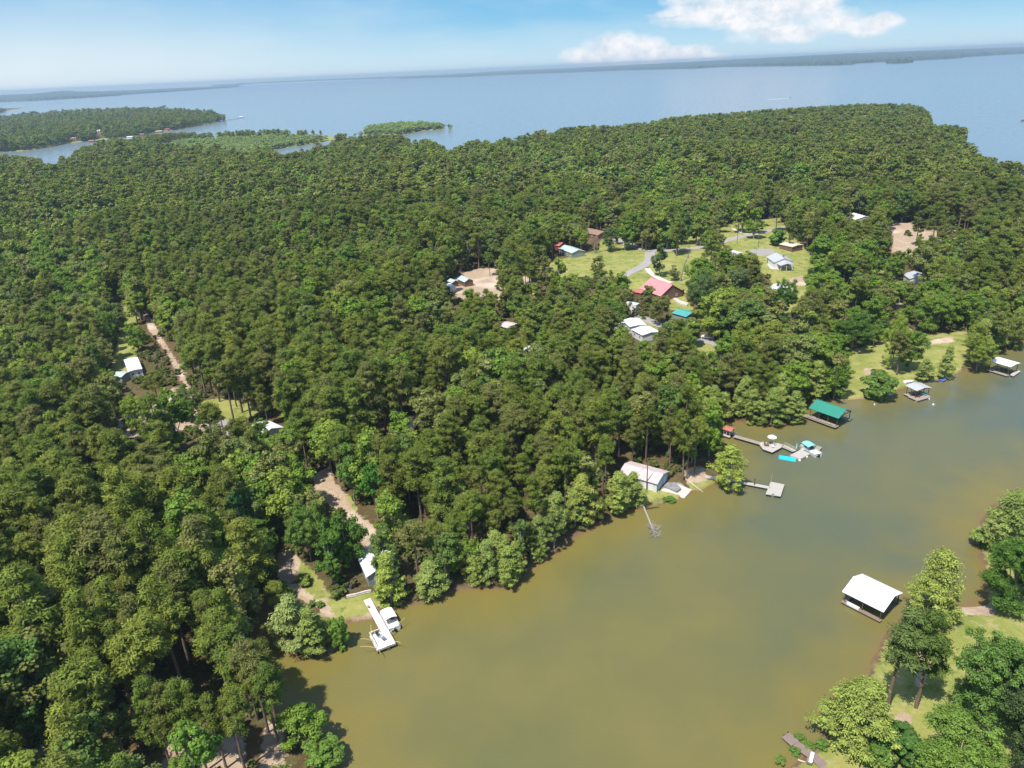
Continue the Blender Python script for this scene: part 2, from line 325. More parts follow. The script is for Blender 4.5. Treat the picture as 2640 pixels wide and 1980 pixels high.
# ------------------------------------------------------------------ ground cover outlines (traced plan, dropped on the ground)
GP = lambda pts: [tuple(G(x, y)[:2]) for x, y in pts]
SAND = [[(602,1236),(640,1254),(672,1285),(705,1305),(740,1335),(712,1336),(690,1318),(640,1285),(608,1277)],[(700,1268),(706,1288),(720,1296),(700,1296)],[(307,655),(317,668),(341,715),(367,757),(392,797),(427,865),(416,868),(382,806),(356,757),(322,716)],
 [(233,626),(256,630),(256,648),(240,650)],
 [(255,905),(300,880),(330,868),(352,850),(380,835),(412,855),(430,885),(475,915),(470,935),(400,928),(330,940),(300,958),(262,942)],
 [(480,940),(530,930),(560,960),(500,975)],[(600,1195),(630,1185),(650,1215),(640,1250),(600,1270)],
 [(676,1030),(712,1005),(722,1040),(742,1060),(760,1100),(812,1140),(820,1185),(785,1185),(770,1150),(730,1105),(700,1080),(680,1062)],
 [(862,900),(905,895),(948,900),(945,935),(870,935)],
 [(365,1590),(400,1530),(445,1515),(500,1570),(530,1600),(530,1659),(560,1720),(330,1760),(350,1659)],[(575,1560),(612,1565),(618,1640),(600,1690),(560,1690)],
 [(20,1500),(90,1490),(100,1545),(20,1545)],[(30,1620),(110,1600),(120,1659),(20,1659)],
 [(965,610),(1000,590),(1030,580),(1070,580),(1110,590),(1130,640),(1090,650),(1040,640),(1010,650),(985,640)],
 [(1106,590),(1150,600),(1165,650),(1120,680)],
 [(1905,478),(1975,482),(1972,496),(1950,507),(1990,520),(2016,545),(1984,560),(1925,550),(1930,510)],
 [(1775,485),(1800,482),(1800,500),(1775,498)],[(1705,600),(1742,596),(1742,618),(1705,616)],
 [(1920,650),(1955,655),(1950,672),(1920,668)],[(1780,740),(1800,745),(1800,765),(1780,760)],
 [(1478,1010),(1520,1010),(1530,1040),(1480,1045)],[(1865,792),(1905,800),(1900,825),(1870,825)],
 [(1960,490),(2100,500),(2110,560),(1990,560)],[(1985,740),(2060,725),(2060,740),(2000,745)],
 [(1610,580),(1640,575),(1640,592),(1612,592)],[(2052,1312),(2121,1300),(2150,1310),(2160,1330),(2060,1330)],
 [(1990,1400),(2010,1400),(2000,1480),(1975,1490)],[(1890,1590),(1960,1530),(1970,1560),(1920,1620)],[(745,1345),(804,1337),(830,1305),(815,1305),(790,1330),(745,1336)]]
GRASS = [[(2330,1010),(2240,1052),(2180,1085),(2130,1120),(2118,1165),(2128,1205),(2140,1260),(2125,1305),(2054,1314),(2000,1322),(1955,1342),(1910,1390),(1886,1450),(1856,1508),(1806,1580),(1772,1616),(1744,1644),(1704,1664),(1660,1745),(2500,1900),(2600,1200)],[(258,688),(294,690),(294,740),(298,800),(235,810),(252,745)],[(268,655),(300,650),(300,690),(265,690)],
 [(430,868),(470,860),(545,868),(560,890),(520,910),(460,905)],[(345,735),(352,735),(440,868),(428,868),(395,790)],
 [(599,1200),(640,1200),(672,1230),(700,1262),(712,1290),(748,1290),(809,1277),(825,1302),(804,1336),(742,1342),(705,1340),(667,1294),(623,1285),(600,1262)],
 [(720,1060),(760,1070),(775,1110),(740,1110)],
 [(1387,1055),(1430,1050),(1478,1076),(1431,1086),(1395,1097),(1385,1090)],[(1480,1040),(1540,1030),(1556,1040),(1516,1060),(1493,1061)],
 [(1140,585),(1218,558),(1293,540),(1300,505),(1340,515),(1401,540),(1446,540),(1470,500),(1540,500),(1580,480),(1690,470),(1700,500),(1760,560),(1760,640),(1725,700),(1690,690),(1690,640),(1650,590),(1560,585),(1500,600),(1480,640),(1500,670),(1450,670),(1400,640),(1360,625),(1280,600),(1228,605),(1180,590)],
 [(1380,690),(1420,690),(1440,710),(1400,715)],[(1495,735),(1600,745),(1590,775),(1500,765)],
 [(1785,760),(1834,755),(1894,745),(1950,700),(1990,725),(2085,715),(2110,740),(2075,800),(2049,818),(1990,824),(1955,836),(1890,860),(1850,866),(1820,866),(1800,820)],
 [(1860,580),(1900,560),(1960,620),(1930,660),(1870,640)],[(2052,1318),(2160,1325),(2260,1380),(2260,1500),(2000,1560),(1960,1480),(1980,1420)],
 [(1765,1630),(1800,1590),(1860,1590),(1900,1570),(2000,1560),(2300,1560),(2400,1900),(1700,1900),(1700,1668)]]
GRAVEL = [[(440,900),(470,905),(525,912),(530,935),(500,940),(450,925)],[(1619,538),(1664,536),(1680,548),(1650,552),(1619,552)],[(1432,1040),(1470,1045),(1480,1050),(1476,1060),(1440,1058)]]
def perspective_grid(y0, y1, nr, nc, tmax, off=70.0):
    ys = np.exp(np.linspace(math.log(y0 + off), math.log(y1 + off), nr)) - off
    ts = np.linspace(-tmax, tmax, nc)
    X = (ys[:, None] + off) * ts[None]; Y = np.repeat(ys[:, None], nc, 1)
    idx = np.arange(nr * nc).reshape(nr, nc)
    F = np.stack([idx[:-1, :-1], idx[:-1, 1:], idx[1:, 1:], idx[1:, :-1]], -1).reshape(-1, 4)
    return X.ravel(), Y.ravel(), F
gx, gy, gf = perspective_grid(20, 5200, 620, 460, 1.05)
gd = land_sdf(gx, gy); gh = height_from(gx, gy, gd)
def cover(polys, soft, cut=None):
    a = np.full(len(gx), -1e3)
    m_ = (gy < 1000) & (gd > -3); ii = np.nonzero(m_)[0]
    for p in polys:
        w = np.array(GP(p)); s = (gx[ii] > w[:, 0].min() - 6) & (gx[ii] < w[:, 0].max() + 6) & (gy[ii] > w[:, 1].min() - 6) & (gy[ii] < w[:, 1].max() + 6)
        j = ii[s]
        if len(j): a[j] = np.maximum(a[j], sdf_poly(gx[j], gy[j], w))
    return sstep(-soft, soft, a)
keep = (gd > -45); fk = keep[gf].all(1)
used = np.zeros(len(gx), bool); used[gf[fk].ravel()] = True; remap = np.cumsum(used) - 1
me = mesh_from('ground', np.stack([gx, gy, gh], 1)[used], remap[gf[fk]], [], smooth=True)
FARG = ((gy > 850) & (gd < 28))[used]
for nm, pl, sf in (('grass', GRASS, 2.0), ('sand', SAND, 1.8), ('gravel', GRAVEL, 1.2)):
    at = me.attributes.new(nm, 'FLOAT', 'POINT'); cv_ = cover(pl, sf)[used]; at.data.foreach_set('value', (np.where(FARG, 1, cv_) if nm == 'grass' else cv_).astype(np.float32))
at = me.attributes.new('inland', 'FLOAT', 'POINT'); at.data.foreach_set('value', np.clip(gd / 6, -1, 1)[used].astype(np.float32))
mt, nt, b = newmat('ground'); me.materials.append(mt)
tc = N(nt, 'ShaderNodeTexCoord')
def noise(sc, det=8, rough=.6, src=None):
    n = N(nt, 'ShaderNodeTexNoise'); n.inputs['Scale'].default_value = sc; n.inputs['Detail'].default_value = det; n.inputs['Roughness'].default_value = rough; link(nt, tc.outputs['Object'], n.inputs['Vector']); return n.outputs['Fac']
def mixc(f, a, b_):
    n = N(nt, 'ShaderNodeMix', data_type='RGBA')
    if isinstance(f, float): n.inputs[0].default_value = f
    else: link(nt, f, n.inputs[0])
    for s, v in ((6, a), (7, b_)):
        if isinstance(v, tuple): n.inputs[s].default_value = rgb(v)
        else: link(nt, v, n.inputs[s])
    return n.outputs[2]
def maprange(v, a, b_, c=0., d=1.):
    n = N(nt, 'ShaderNodeMapRange'); link(nt, v, n.inputs['Value'])
    for k, x in zip(('From Min', 'From Max', 'To Min', 'To Max'), (a, b_, c, d)): n.inputs[k].default_value = x
    return n.outputs[0]
def math_(op, a, b_):
    n = N(nt, 'ShaderNodeMath', operation=op)
    for i, v in enumerate((a, b_)):
        if isinstance(v, (int, float)): n.inputs[i].default_value = v
        else: link(nt, v, n.inputs[i])
    return n.outputs[0]
def attr(n_): n = N(nt, 'ShaderNodeAttribute'); n.attribute_name = n_; return n.outputs['Fac']
n1 = noise(.09); n2 = noise(.7, 8, .7); n3 = noise(3.0, 6, .75)
litter = mixc(maprange(n1, .38, .62), (.15, .080, .045), (.085, .060, .030)); litter = mixc(maprange(n2, .45, .7), litter, (.21, .125, .075)); litter = mixc(maprange(n3, .47, .6), litter, (.07, .085, .025)); litter = mixc(math_('MULTIPLY', maprange(n2, .52, .62), .7), litter, (.10, .12, .035))
grass = mixc(maprange(n2, .35, .65), (.265, .275, .065), (.33, .31, .10)); grass = mixc(maprange(n1, .42, .62), grass, (.20, .235, .050)); grass = mixc(maprange(n3, .54, .70), grass, (.36, .29, .15)); n4 = noise(.28, 8, .72); grass = mixc(maprange(n4, .54, .64), grass, (.12, .165, .035)); grass = mixc(math_('MULTIPLY', maprange(n4, .46, .38), .6), grass, (.40, .34, .18))
sand = mixc(maprange(n2, .35, .68), (.47, .36, .26), (.34, .245, .165)); sand = mixc(maprange(n3, .52, .68), sand, (.28, .20, .12)); sand = mixc(maprange(n1, .5, .7), sand, (.60, .48, .37))
gravel = mixc(maprange(n3, .35, .7), (.27, .25, .23), (.40, .36, .32))
jit = math_('MULTIPLY', math_('SUBTRACT', n2, .5), 1.6)
def msk(a): return maprange(math_('ADD', attr(a), jit), .42, .58)
c = mixc(msk('grass'), litter, grass); c = mixc(msk('sand'), c, sand); c = mixc(msk('gravel'), c, gravel)
shore = maprange(attr('inland'), .0, .2, 1., 0.); c = mixc(math_('MULTIPLY', shore, .6), c, (.20, .125, .075))
link(nt, c, b.inputs['Base Color']); b.inputs['Roughness'].default_value = .95; b.inputs['Specular IOR Level'].default_value = .1
bp = N(nt, 'ShaderNodeBump'); bp.inputs['Strength'].default_value = .5; bp.inputs['Distance'].default_value = .25; link(nt, n3, bp.inputs['Height']); link(nt, bp.outputs[0], b.inputs['Normal'])
tag(mobj('ground', me), kind='structure')
# ------------------------------------------------------------------ water
wx, wy, wf = perspective_grid(20, 19500, 420, 200, .98)
wd = np.full(len(wx), 9999.); nearw = wy < 5200
wd[nearw] = -land_sdf(wx[nearw], wy[nearw])
me = mesh_from('water', np.stack([wx, wy, wx * 0], 1), wf, [], smooth=True)
at = me.attributes.new('offshore', 'FLOAT', 'POINT'); at.data.foreach_set('value', np.clip(wd, 0, 60).astype(np.float32))
fx_, fy_, _ = PROJ(wx, wy, wx * 0)
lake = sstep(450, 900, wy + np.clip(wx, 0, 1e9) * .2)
cool = sstep(-20, 150, wx + (wy - 130) * .35) * sstep(60, 150, wy + wx * .5)          # greyer towards the open cove end: sky sheen put into the water colour
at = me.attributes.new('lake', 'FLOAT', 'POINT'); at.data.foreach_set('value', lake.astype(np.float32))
at = me.attributes.new('cool', 'FLOAT', 'POINT'); at.data.foreach_set('value', cool.astype(np.float32))
mt, nt, b = newmat('water'); me.materials.append(mt); tc = N(nt, 'ShaderNodeTexCoord')
n1 = noise(.022, 5, .55); n2 = noise(.09, 5, .6)
base = mixc(maprange(n1, .36, .64), (.166, .144, .046), (.116, .120, .046))
cold = mixc(maprange(n1, .40, .62), (.112, .119, .060), (.088, .108, .082))
base = mixc(math_('MULTIPLY', attr('cool'), maprange(n2, .25, .75, .55, 1.)), base, cold)
sh = maprange(math_('ADD', attr('offshore'), math_('MULTIPLY', math_('SUBTRACT', n2, .5), 22.)), 0., 15., 1., 0.)
base = mixc(math_('MULTIPLY', sh, .75), base, (.190, .152, .036))
vs = maprange(attr('offshore'), 0., 1.6, 1., 0.); base = mixc(math_('MULTIPLY', vs, .6), base, (.20, .11, .05))
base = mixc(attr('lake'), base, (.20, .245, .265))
link(nt, base, b.inputs['Base Color']); b.inputs['IOR'].default_value = 1.33
rg_ = maprange(n2, .3, .7, .13, .24); link(nt, rg_, b.inputs['Roughness'])
mp = N(nt, 'ShaderNodeMapping'); mp.inputs['Scale'].default_value = (1.0, 1.7, 1); mp.inputs['Rotation'].default_value = (0, 0, .5); link(nt, tc.outputs['Object'], mp.inputs['Vector'])
nw = N(nt, 'ShaderNodeTexNoise'); nw.inputs['Scale'].default_value = 1.3; nw.inputs['Detail'].default_value = 5; nw.inputs['Roughness'].default_value = .6; link(nt, mp.outputs[0], nw.inputs['Vector'])
bp = N(nt, 'ShaderNodeBump'); bp.inputs['Distance'].default_value = .07; bp.inputs['Strength'].default_value = .55; link(nt, nw.outputs['Fac'], bp.inputs['Height']); link(nt, bp.outputs[0], b.inputs['Normal'])
tag(mobj('water', me), kind='structure')
# ------------------------------------------------------------------ far shores across the lake: low wooded land with an uneven crown line
FARM = mat('far_woods', (.045, .075, .035), .95, .45, .012)
def far_land(name, base, top, dmul, seed):
    """base: water line (traced), top: crown line (traced); both become a ridge several hundred metres deep"""
    rg = np.random.default_rng(seed); bx = np.array([p[0] for p in base], float); by = np.array([p[1] for p in base], float)
    tx = np.array([p[0] for p in top], float); ty = np.array([p[1] for p in top], float)
    xs = np.arange(bx.min(), bx.max() + .1, 2.0); V = []; rows = 9
    for x in xs:
        yb = np.interp(x, bx, by); yt = np.interp(x, tx, ty)
        p = P(x, yb, 0); d = np.hypot(p[0], p[1]); dirn = p[:2] / d
        D = d * dmul; q = ray(x, yt); ztop = CAMZ + q[2] / math.hypot(q[0], q[1]) * (d + D)
        for r in range(rows):
            f = r / (rows - 1); dist = d + D * f * (1 if r > 1 else .02)
            z = -1 if r == 0 else (18 + (max(ztop, 19) - 18) * f) + rg.normal() * 2.2
            V.append((dirn[0] * dist + rg.normal() * 6, dirn[1] * dist + rg.normal() * 10, z))
    n = len(xs); idx = np.arange(n * rows).reshape(n, rows); F = np.stack([idx[:-1, :-1], idx[1:, :-1], idx[1:, 1:], idx[:-1, 1:]], -1).reshape(-1, 4)
    return tag(mobj(name, mesh_from(name, V, F, [FARM], smooth=True)), kind='structure')
far_land('hills', [(-160,228),(0,220.5),(60,218.5),(140,214),(260,206.5),(262,205),(400,196),(515,188),(518,186)], [(-160,210),(0,205),(60,203),(100,199.5),(140,195.5),(185,197.5),(260,195.5),(400,189),(515,184.5),(518,185)], .35, 1)
far_land('far_shore', [(460,189),(553,180.5),(700,174),(860,169),(862,170.5),(1000,166),(1106,161),(1245,156),(1360,151.5),(1500,148),(1560,144.5),(1659,143)],
 [(460,183),(553,178),(600,176.5),(700,172),(860,165),(1000,158.5),(1106,152),(1250,146),(1360,140),(1480,134),(1560,129.5),(1659,124.5)], .5, 2)
far_land('far_shore', [(1657,143),(1700,142.5),(1800,141),(1840,139.5),(1850,137),(1900,134),(1980,130.5),(2078,125.5),(2080,123.5),(2140,119.5),(2212,116),(2400,108)],
 [(1657,124.5),(1750,119.5),(1850,115),(1980,110),(2100,105),(2212,101.5),(2400,93)], .6, 3)
far_land('islet', [(1914,136.5),(1925,137.5),(1950,137),(1973,134.5)], [(1914,134),(1920,129),(1935,127),(1955,128),(1973,133.5)], .05, 4)
# ------------------------------------------------------------------ sky and sun
SUN_EL, = (math.radians(63),)
sh_az = math.radians(50)                      # shadows fall to the right and away: angle from +x towards +y
sd = np.array([-math.cos(sh_az) * math.cos(SUN_EL), -math.sin(sh_az) * math.cos(SUN_EL), math.sin(SUN_EL)])   # towards the sun
sun = bpy.data.lights.new('sun', 'SUN'); sun.energy = 4.8; sun.angle = math.radians(.53); sun.color = (1, .955, .88)
so = bpy.data.objects.new('sun', sun); COL.objects.link(so); so.rotation_euler = Vector(sd).to_track_quat('Z', 'Y').to_euler(); so.location = (0, 0, 300)
W = bpy.data.worlds.new('World'); SC.world = W; W.use_nodes = True; nt = W.node_tree; bg = nt.nodes['Background']
sky = N(nt, 'ShaderNodeTexSky', sky_type='NISHITA'); sky.sun_disc = False; sky.sun_elevation = SUN_EL; sky.sun_rotation = math.atan2(sd[0], sd[1]); sky.altitude = 200; sky.air_density = 1.1; sky.dust_density = .6; sky.ozone_density = 2.5
tc = N(nt, 'ShaderNodeTexCoord'); sx = N(nt, 'ShaderNodeSeparateXYZ'); link(nt, tc.outputs['Generated'], sx.inputs[0])
X, Y, Z = sx.outputs
az = math_('ARCTAN2', X, Y)
SKS = .15
el = maprange(Z, 0., .16)
K = 1 / SKS
def kc(c): return tuple(v * K for v in c)
band = N(nt, 'ShaderNodeValToRGB'); link(nt, el, band.inputs[0])
stops = [(0, (.50, .64, .72)), (.14, (.40, .60, .72)), (.35, (.215, .47, .68)), (.62, (.135, .385, .65)), (1, (.10, .33, .61))]
while len(band.color_ramp.elements) < len(stops): band.color_ramp.elements.new(.5)
for e, (p_, c_) in zip(band.color_ramp.elements, stops): e.position = p_; e.color = rgb(c_)
# a thin veil towards the left of the view
veil = math_('MULTIPLY', maprange(az, .0, -.5), maprange(Z, .12, .02))
veil = math_('MULTIPLY', veil, maprange(noise(3.2, 6, .6), .2, .65, .65, 1.))
col = mixc(veil, band.outputs[0], (.62, .70, .74))
mp = N(nt, 'ShaderNodeMapping'); mp.inputs['Scale'].default_value = (1, 1, 4.5); link(nt, tc.outputs['Generated'], mp.inputs['Vector'])
wn = N(nt, 'ShaderNodeTexNoise'); wn.inputs['Scale'].default_value = 5; wn.inputs['Detail'].default_value = 7; wn.inputs['Roughness'].default_value = .55; link(nt, mp.outputs[0], wn.inputs['Vector'])
col = mixc(math_('MULTIPLY', maprange(wn.outputs['Fac'], .45, .8), .45), col, (.56, .67, .73))
def dirof(x, y): d = ray(x, y); return math.atan2(d[0], d[1]), d[2]
cl = None
for (x, y, rx, ry) in [(1330,108,80,42),(1395,112,62,30),(1268,118,60,20),(1480,116,62,22),(1540,122,40,10),(1360,130,120,16),
        (1530,26,120,34),(1450,30,40,12),(1700,10,120,66),(1640,40,110,38),(1800,45,80,34),(1880,55,62,26),(1690,70,120,26),(1480,40,60,8),(1600,-10,190,62),(1905,48,48,22)]:
    a0, e0 = dirof(x, y); a1, _ = dirof(x + rx, y); _, e1 = dirof(x, y - ry)
    u = math_('DIVIDE', math_('SUBTRACT', az, a0), abs(a1 - a0)); v = math_('DIVIDE', math_('SUBTRACT', Z, e0 ), abs(e1 - e0))
    s = math_('SUBTRACT', 1., math_('ADD', math_('MULTIPLY', u, u), math_('MULTIPLY', v, v)))
    cl = s if cl is None else math_('MAXIMUM', cl, s)
def wnoise(scale, det, rough, zs):
    mp = N(nt, 'ShaderNodeMapping'); mp.inputs['Scale'].default_value = (1, 1, zs); link(nt, tc.outputs['Generated'], mp.inputs['Vector'])
    n = N(nt, 'ShaderNodeTexNoise'); n.inputs['Scale'].default_value = scale; n.inputs['Detail'].default_value = det; n.inputs['Roughness'].default_value = rough; link(nt, mp.outputs[0], n.inputs['Vector']); return n.outputs['Fac']
cn = wnoise(30, 7, .52, 1.5)
cm = math_('ADD', math_('MAXIMUM', cl, -1.), math_('MULTIPLY', math_('SUBTRACT', cn, .5), 2.2))
cm = maprange(cm, -.25, .75)
cs = wnoise(55, 7, .6, 1.3)
ccol = mixc(maprange(cs, .35, .62), (.56, .63, .70), (.78, .78, .80))
col = mixc(cm, col, ccol)
vm = N(nt, 'ShaderNodeVectorMath', operation='SCALE'); link(nt, col, vm.inputs[0]); vm.inputs['Scale'].default_value = K
fin = mixc(maprange(Z, .16, .42), vm.outputs[0], sky.outputs[0])
link(nt, fin, bg.inputs['Color']); bg.inputs['Strength'].default_value = SKS
# ------------------------------------------------------------------ haze
hb = MB().box(-19800, 19800, -300, 19800, -4, 128)
mt = bpy.data.materials.new('haze'); mt.use_nodes = True; nt = mt.node_tree; nt.nodes.remove(nt.nodes['Principled BSDF'])
pv = N(nt, 'ShaderNodeVolumePrincipled'); pv.inputs['Color'].default_value = (.62, .80, .95, 1); pv.inputs['Density'].default_value = .85e-4; pv.inputs['Anisotropy'].default_value = .2
link(nt, pv.outputs[0], nt.nodes['Material Output'].inputs['Volume'])
tag(hb.obj('haze', mt), kind='stuff')
BLD = []
# ------------------------------------------------------------------ materials of made things
WHITE_M = mat('white_metal_roof', (.78, .79, .80), .45, .08, .8, 0, ('X', 1.6, .22), .4, dirt=.3, dirtcol=(.45, .44, .40))
WHITE_M.node_tree.nodes['Principled BSDF'].inputs['Metallic'].default_value = 0
GREY_M = mat('grey_metal_roof', (.46, .47, .49), .5, .12, .8, 0, ('X', 1.6, .18))
PINKW = mat('weathered_pinkish_roof', (.60, .49, .48), .8, .16, .9, 0, ('X', 1.2, .08), dirt=.5, dirtcol=(.40, .30, .26))
RED_M = mat('faded_red_metal_roof', (.58, .25, .25), .6, .14, .6, 0, ('X', 1.6, .15), dirt=.35, dirtcol=(.42, .22, .20))
RED2 = mat('rust_red_roof', (.45, .16, .12), .7, .2, 1.2)
GREEN_M = mat('green_metal_roof', (.03, .235, .165), .5, .08, .8, 0, ('X', 1.6, .2))
TEAL_M = mat('teal_roof', (.08, .36, .33), .6, .1, .8)
MINT_M = mat('pale_mint_roof', (.44, .53, .49), .6, .15, .8)
BEIGE_M = mat('beige_roof', (.62, .53, .42), .8, .12, .8)
BROWN_M = mat('brown_shingles', (.30, .19, .14), .9, .25, 1.0, dirt=.5)
SIDW = mat('white_siding', (.72, .72, .70), .7, .06, 1, 0, ('Z', 2.5, .15))
SIDB = mat('shade_tinted_siding', (.38, .50, .60), .7, .06, 1, 0, ('Z', 2.5, .15))  # white siding with the blue of its shaded side painted in
SIDG = mat('grey_green_siding', (.28, .30, .28), .8, .1, 1, 0, ('Z', 2.5, .15))
SIDBR = mat('brown_log_wall', (.20, .12, .08), .8, .2, 1, 0, ('Z', 1.6, .4))
BARNRED = mat('barn_red_wall', (.30, .045, .035), .8, .15, 1, 0, ('X', 2.0, .25))
WOODG = mat('bleached_deck_boards', (.46, .42, .37), .85, .12, 2.2, 0, ('X', 2.6, .35))
WOODW = mat('whitened_deck_boards', (.74, .71, .66), .8, .10, 2.2, 0, ('X', 2.6, .25))
WOODB = mat('brown_deck_boards', (.25, .185, .155), .85, .18, 2.2, 0, ('X', 2.6, .4))
WOODM = mat('grey_brown_boards', (.34, .28, .23), .85, .16, 2.2, 0, ('X', 2.6, .35))
POST = mat('dark_timber_post', (.10, .075, .055), .9, .25, 3)
POSTL = mat('pale_timber_post', (.50, .44, .35), .9, .2, 3)
POLE = mat('utility_pole_timber', (.13, .10, .08), .9, .2, 3)
DARK = mat('dark_glass', (.03, .04, .05), .15, .1, 2, spec=.6)
BLACK = mat('black_rubber', (.02, .02, .022), .6, .2, 3)
CONC = mat('pale_concrete', (.58, .53, .47), .9, .10, .9, dirt=.4, dirtcol=(.36, .29, .23))
CONCD = mat('mottled_concrete', (.26, .25, .245), .9, .25, .9, dirt=.5, dirtcol=(.10, .10, .10))  # grey concrete with darker blotches mixed in by noise
ALU = mat('boat_aluminium', (.66, .68, .70), .35, .06, 2, .3)
CANVAS = mat('white_canvas', (.82, .82, .80), .8, .05, 2)
AQUA = mat('turquoise_canvas', (.22, .62, .66), .8, .08, 2)
BLUEMAT = mat('bright_blue_foam', (.02, .50, .78), .6, .06, 2)
SEAT = mat('cream_vinyl', (.66, .63, .57), .6, .08, 2)
NAVY = mat('navy_cushion', (.03, .06, .10), .7, .1, 2)
PLASTICW = mat('white_plastic', (.80, .80, .78), .5, .04, 2)
BLUEP = mat('blue_plastic', (.02, .10, .40), .5, .05, 2)
BAMBOO = mat('yellow_cane', (.55, .47, .25), .7, .15, 4)
GALV = mat('galvanised_metal', (.45, .46, .47), .4, .1, 2, .7)
ASPH = mat('worn_road_gravel', (.36, .33, .30), .95, .16, .35, dirt=.5, dirtcol=(.24, .21, .17))
FOOT = []; HEROXY = []; HERO = []
def foot(cx, cy, r): FOOT.append((cx, cy, r))
def bldclear(pts, shrink=.12):
    pa = np.array(pts); c = pa.mean(0); pa = c + (pa - c) * (1 - shrink); BLD.append([tuple(p) for p in pa])
def frame(A, B, z=0.0, L=None, anchor='A'):
    """world frame from two traced corner points at height z: origin, angle, length"""
    a = P(A[0], A[1], z); b = P(B[0], B[1], z); d = b - a; l = math.hypot(d[0], d[1]); an = math.atan2(d[1], d[0])
    if L:
        if anchor == 'B': a = b - d / l * L
        l = L
    return a, an, l
def loc2w(o, an, x, y): return o[0] + x * math.cos(an) - y * math.sin(an), o[1] + x * math.sin(an) + y * math.cos(an)
def gable_roof(mb, L, D, ze, zr, oh=.35, th=.12, ohx=.3):
    for s in (0, 1):
        y0, y1 = (-oh, D / 2) if s == 0 else (D / 2, D + oh)
        za = ze - (zr - ze) * oh / (D / 2)
        z0, z1 = (za, zr) if s == 0 else (zr, za)
        vs = [(-ohx, y0, z0), (L + ohx, y0, z0), (L + ohx, y1, z1), (-ohx, y1, z1)]
        vs = vs + [(x, y, z + th) for x, y, z in vs]
        mb.add(vs, [[0,3,2,1],[4,5,6,7],[0,1,5,4],[1,2,6,5],[2,3,7,6],[3,0,4,7]])
    mb.box(-ohx, L + ohx, D / 2 - .12, D / 2 + .12, zr + th - .03, zr + th + .04)
    return mb
def gable_walls(L, D, ze, zr, t=0.0):
    m = MB(); a = .02
    vs = [(0,0,-.6),(L,0,-.6),(L,D,-.6),(0,D,-.6),(0,0,ze),(L,0,ze),(L,D,ze),(0,D,ze),(0,D/2,zr-a),(L,D/2,zr-a)]
    return m.add(vs, [[0,1,5,4],[2,3,7,6],[1,2,6,9,5],[3,0,4,8,7],[4,5,9,8],[6,7,8,9]])
def window(par, x, y, z, w, h, face, frame_m=PLASTICW, name='window'):
    """face: 'F' front (y=0) 'B' back 'L' 'R' """
    m = MB(); g = MB(); o = .03
    def bx(mb, a0, a1, z0, z1, d0, d1):
        if face == 'F': mb.box(a0, a1, y - d1, y - d0, z0, z1)
        elif face == 'B': mb.box(a0, a1, y + d0, y + d1, z0, z1)
        elif face == 'R': mb.box(x + d0, x + d1, a0, a1, z0, z1)
        else: mb.box(x - d1, x - d0, a0, a1, z0, z1)
    c = x if face in 'FB' else y
    f = .09
    bx(m, c - w / 2, c + w / 2, z, z + f, .0, .07); bx(m, c - w / 2, c + w / 2, z + h - f, z + h, 0, .07)
    bx(m, c - w / 2, c - w / 2 + f, z + f, z + h - f, 0, .07); bx(m, c + w / 2 - f, c + w / 2, z + f, z + h - f, 0, .07)
    bx(m, c - .03, c + .03, z + f, z + h - f, 0.005, .06)
    bx(g, c - w / 2 + f, c + w / 2 - f, z + f, z + h - f, .0, .025)
    fr = m.obj(name, frame_m, par); g.obj('pane', DARK, fr); return fr
def door(par, x, y, w, h, face, m_=SIDBR):
    m = MB(); hd = MB()
    if face == 'F': m.box(x - w / 2, x + w / 2, y - .06, y - .002, 0, h); hd.box(x + w * .33, x + w * .33 + .08, y - .12, y - .061, h * .45, h * .5)
    elif face == 'R': m.box(x + .002, x + .06, y - w / 2, y + w / 2, 0, h); hd.box(x + .061, x + .12, y + w * .33, y + w * .33 + .08, h * .45, h * .5)
    elif face == 'L': m.box(x - .06, x - .002, y - w / 2, y + w / 2, 0, h); hd.box(x - .12, x - .061, y + w * .33, y + w * .33 + .08, h * .45, h * .5)
    d = m.obj('door', m_, par); hd.obj('handle', GALV, d); return d
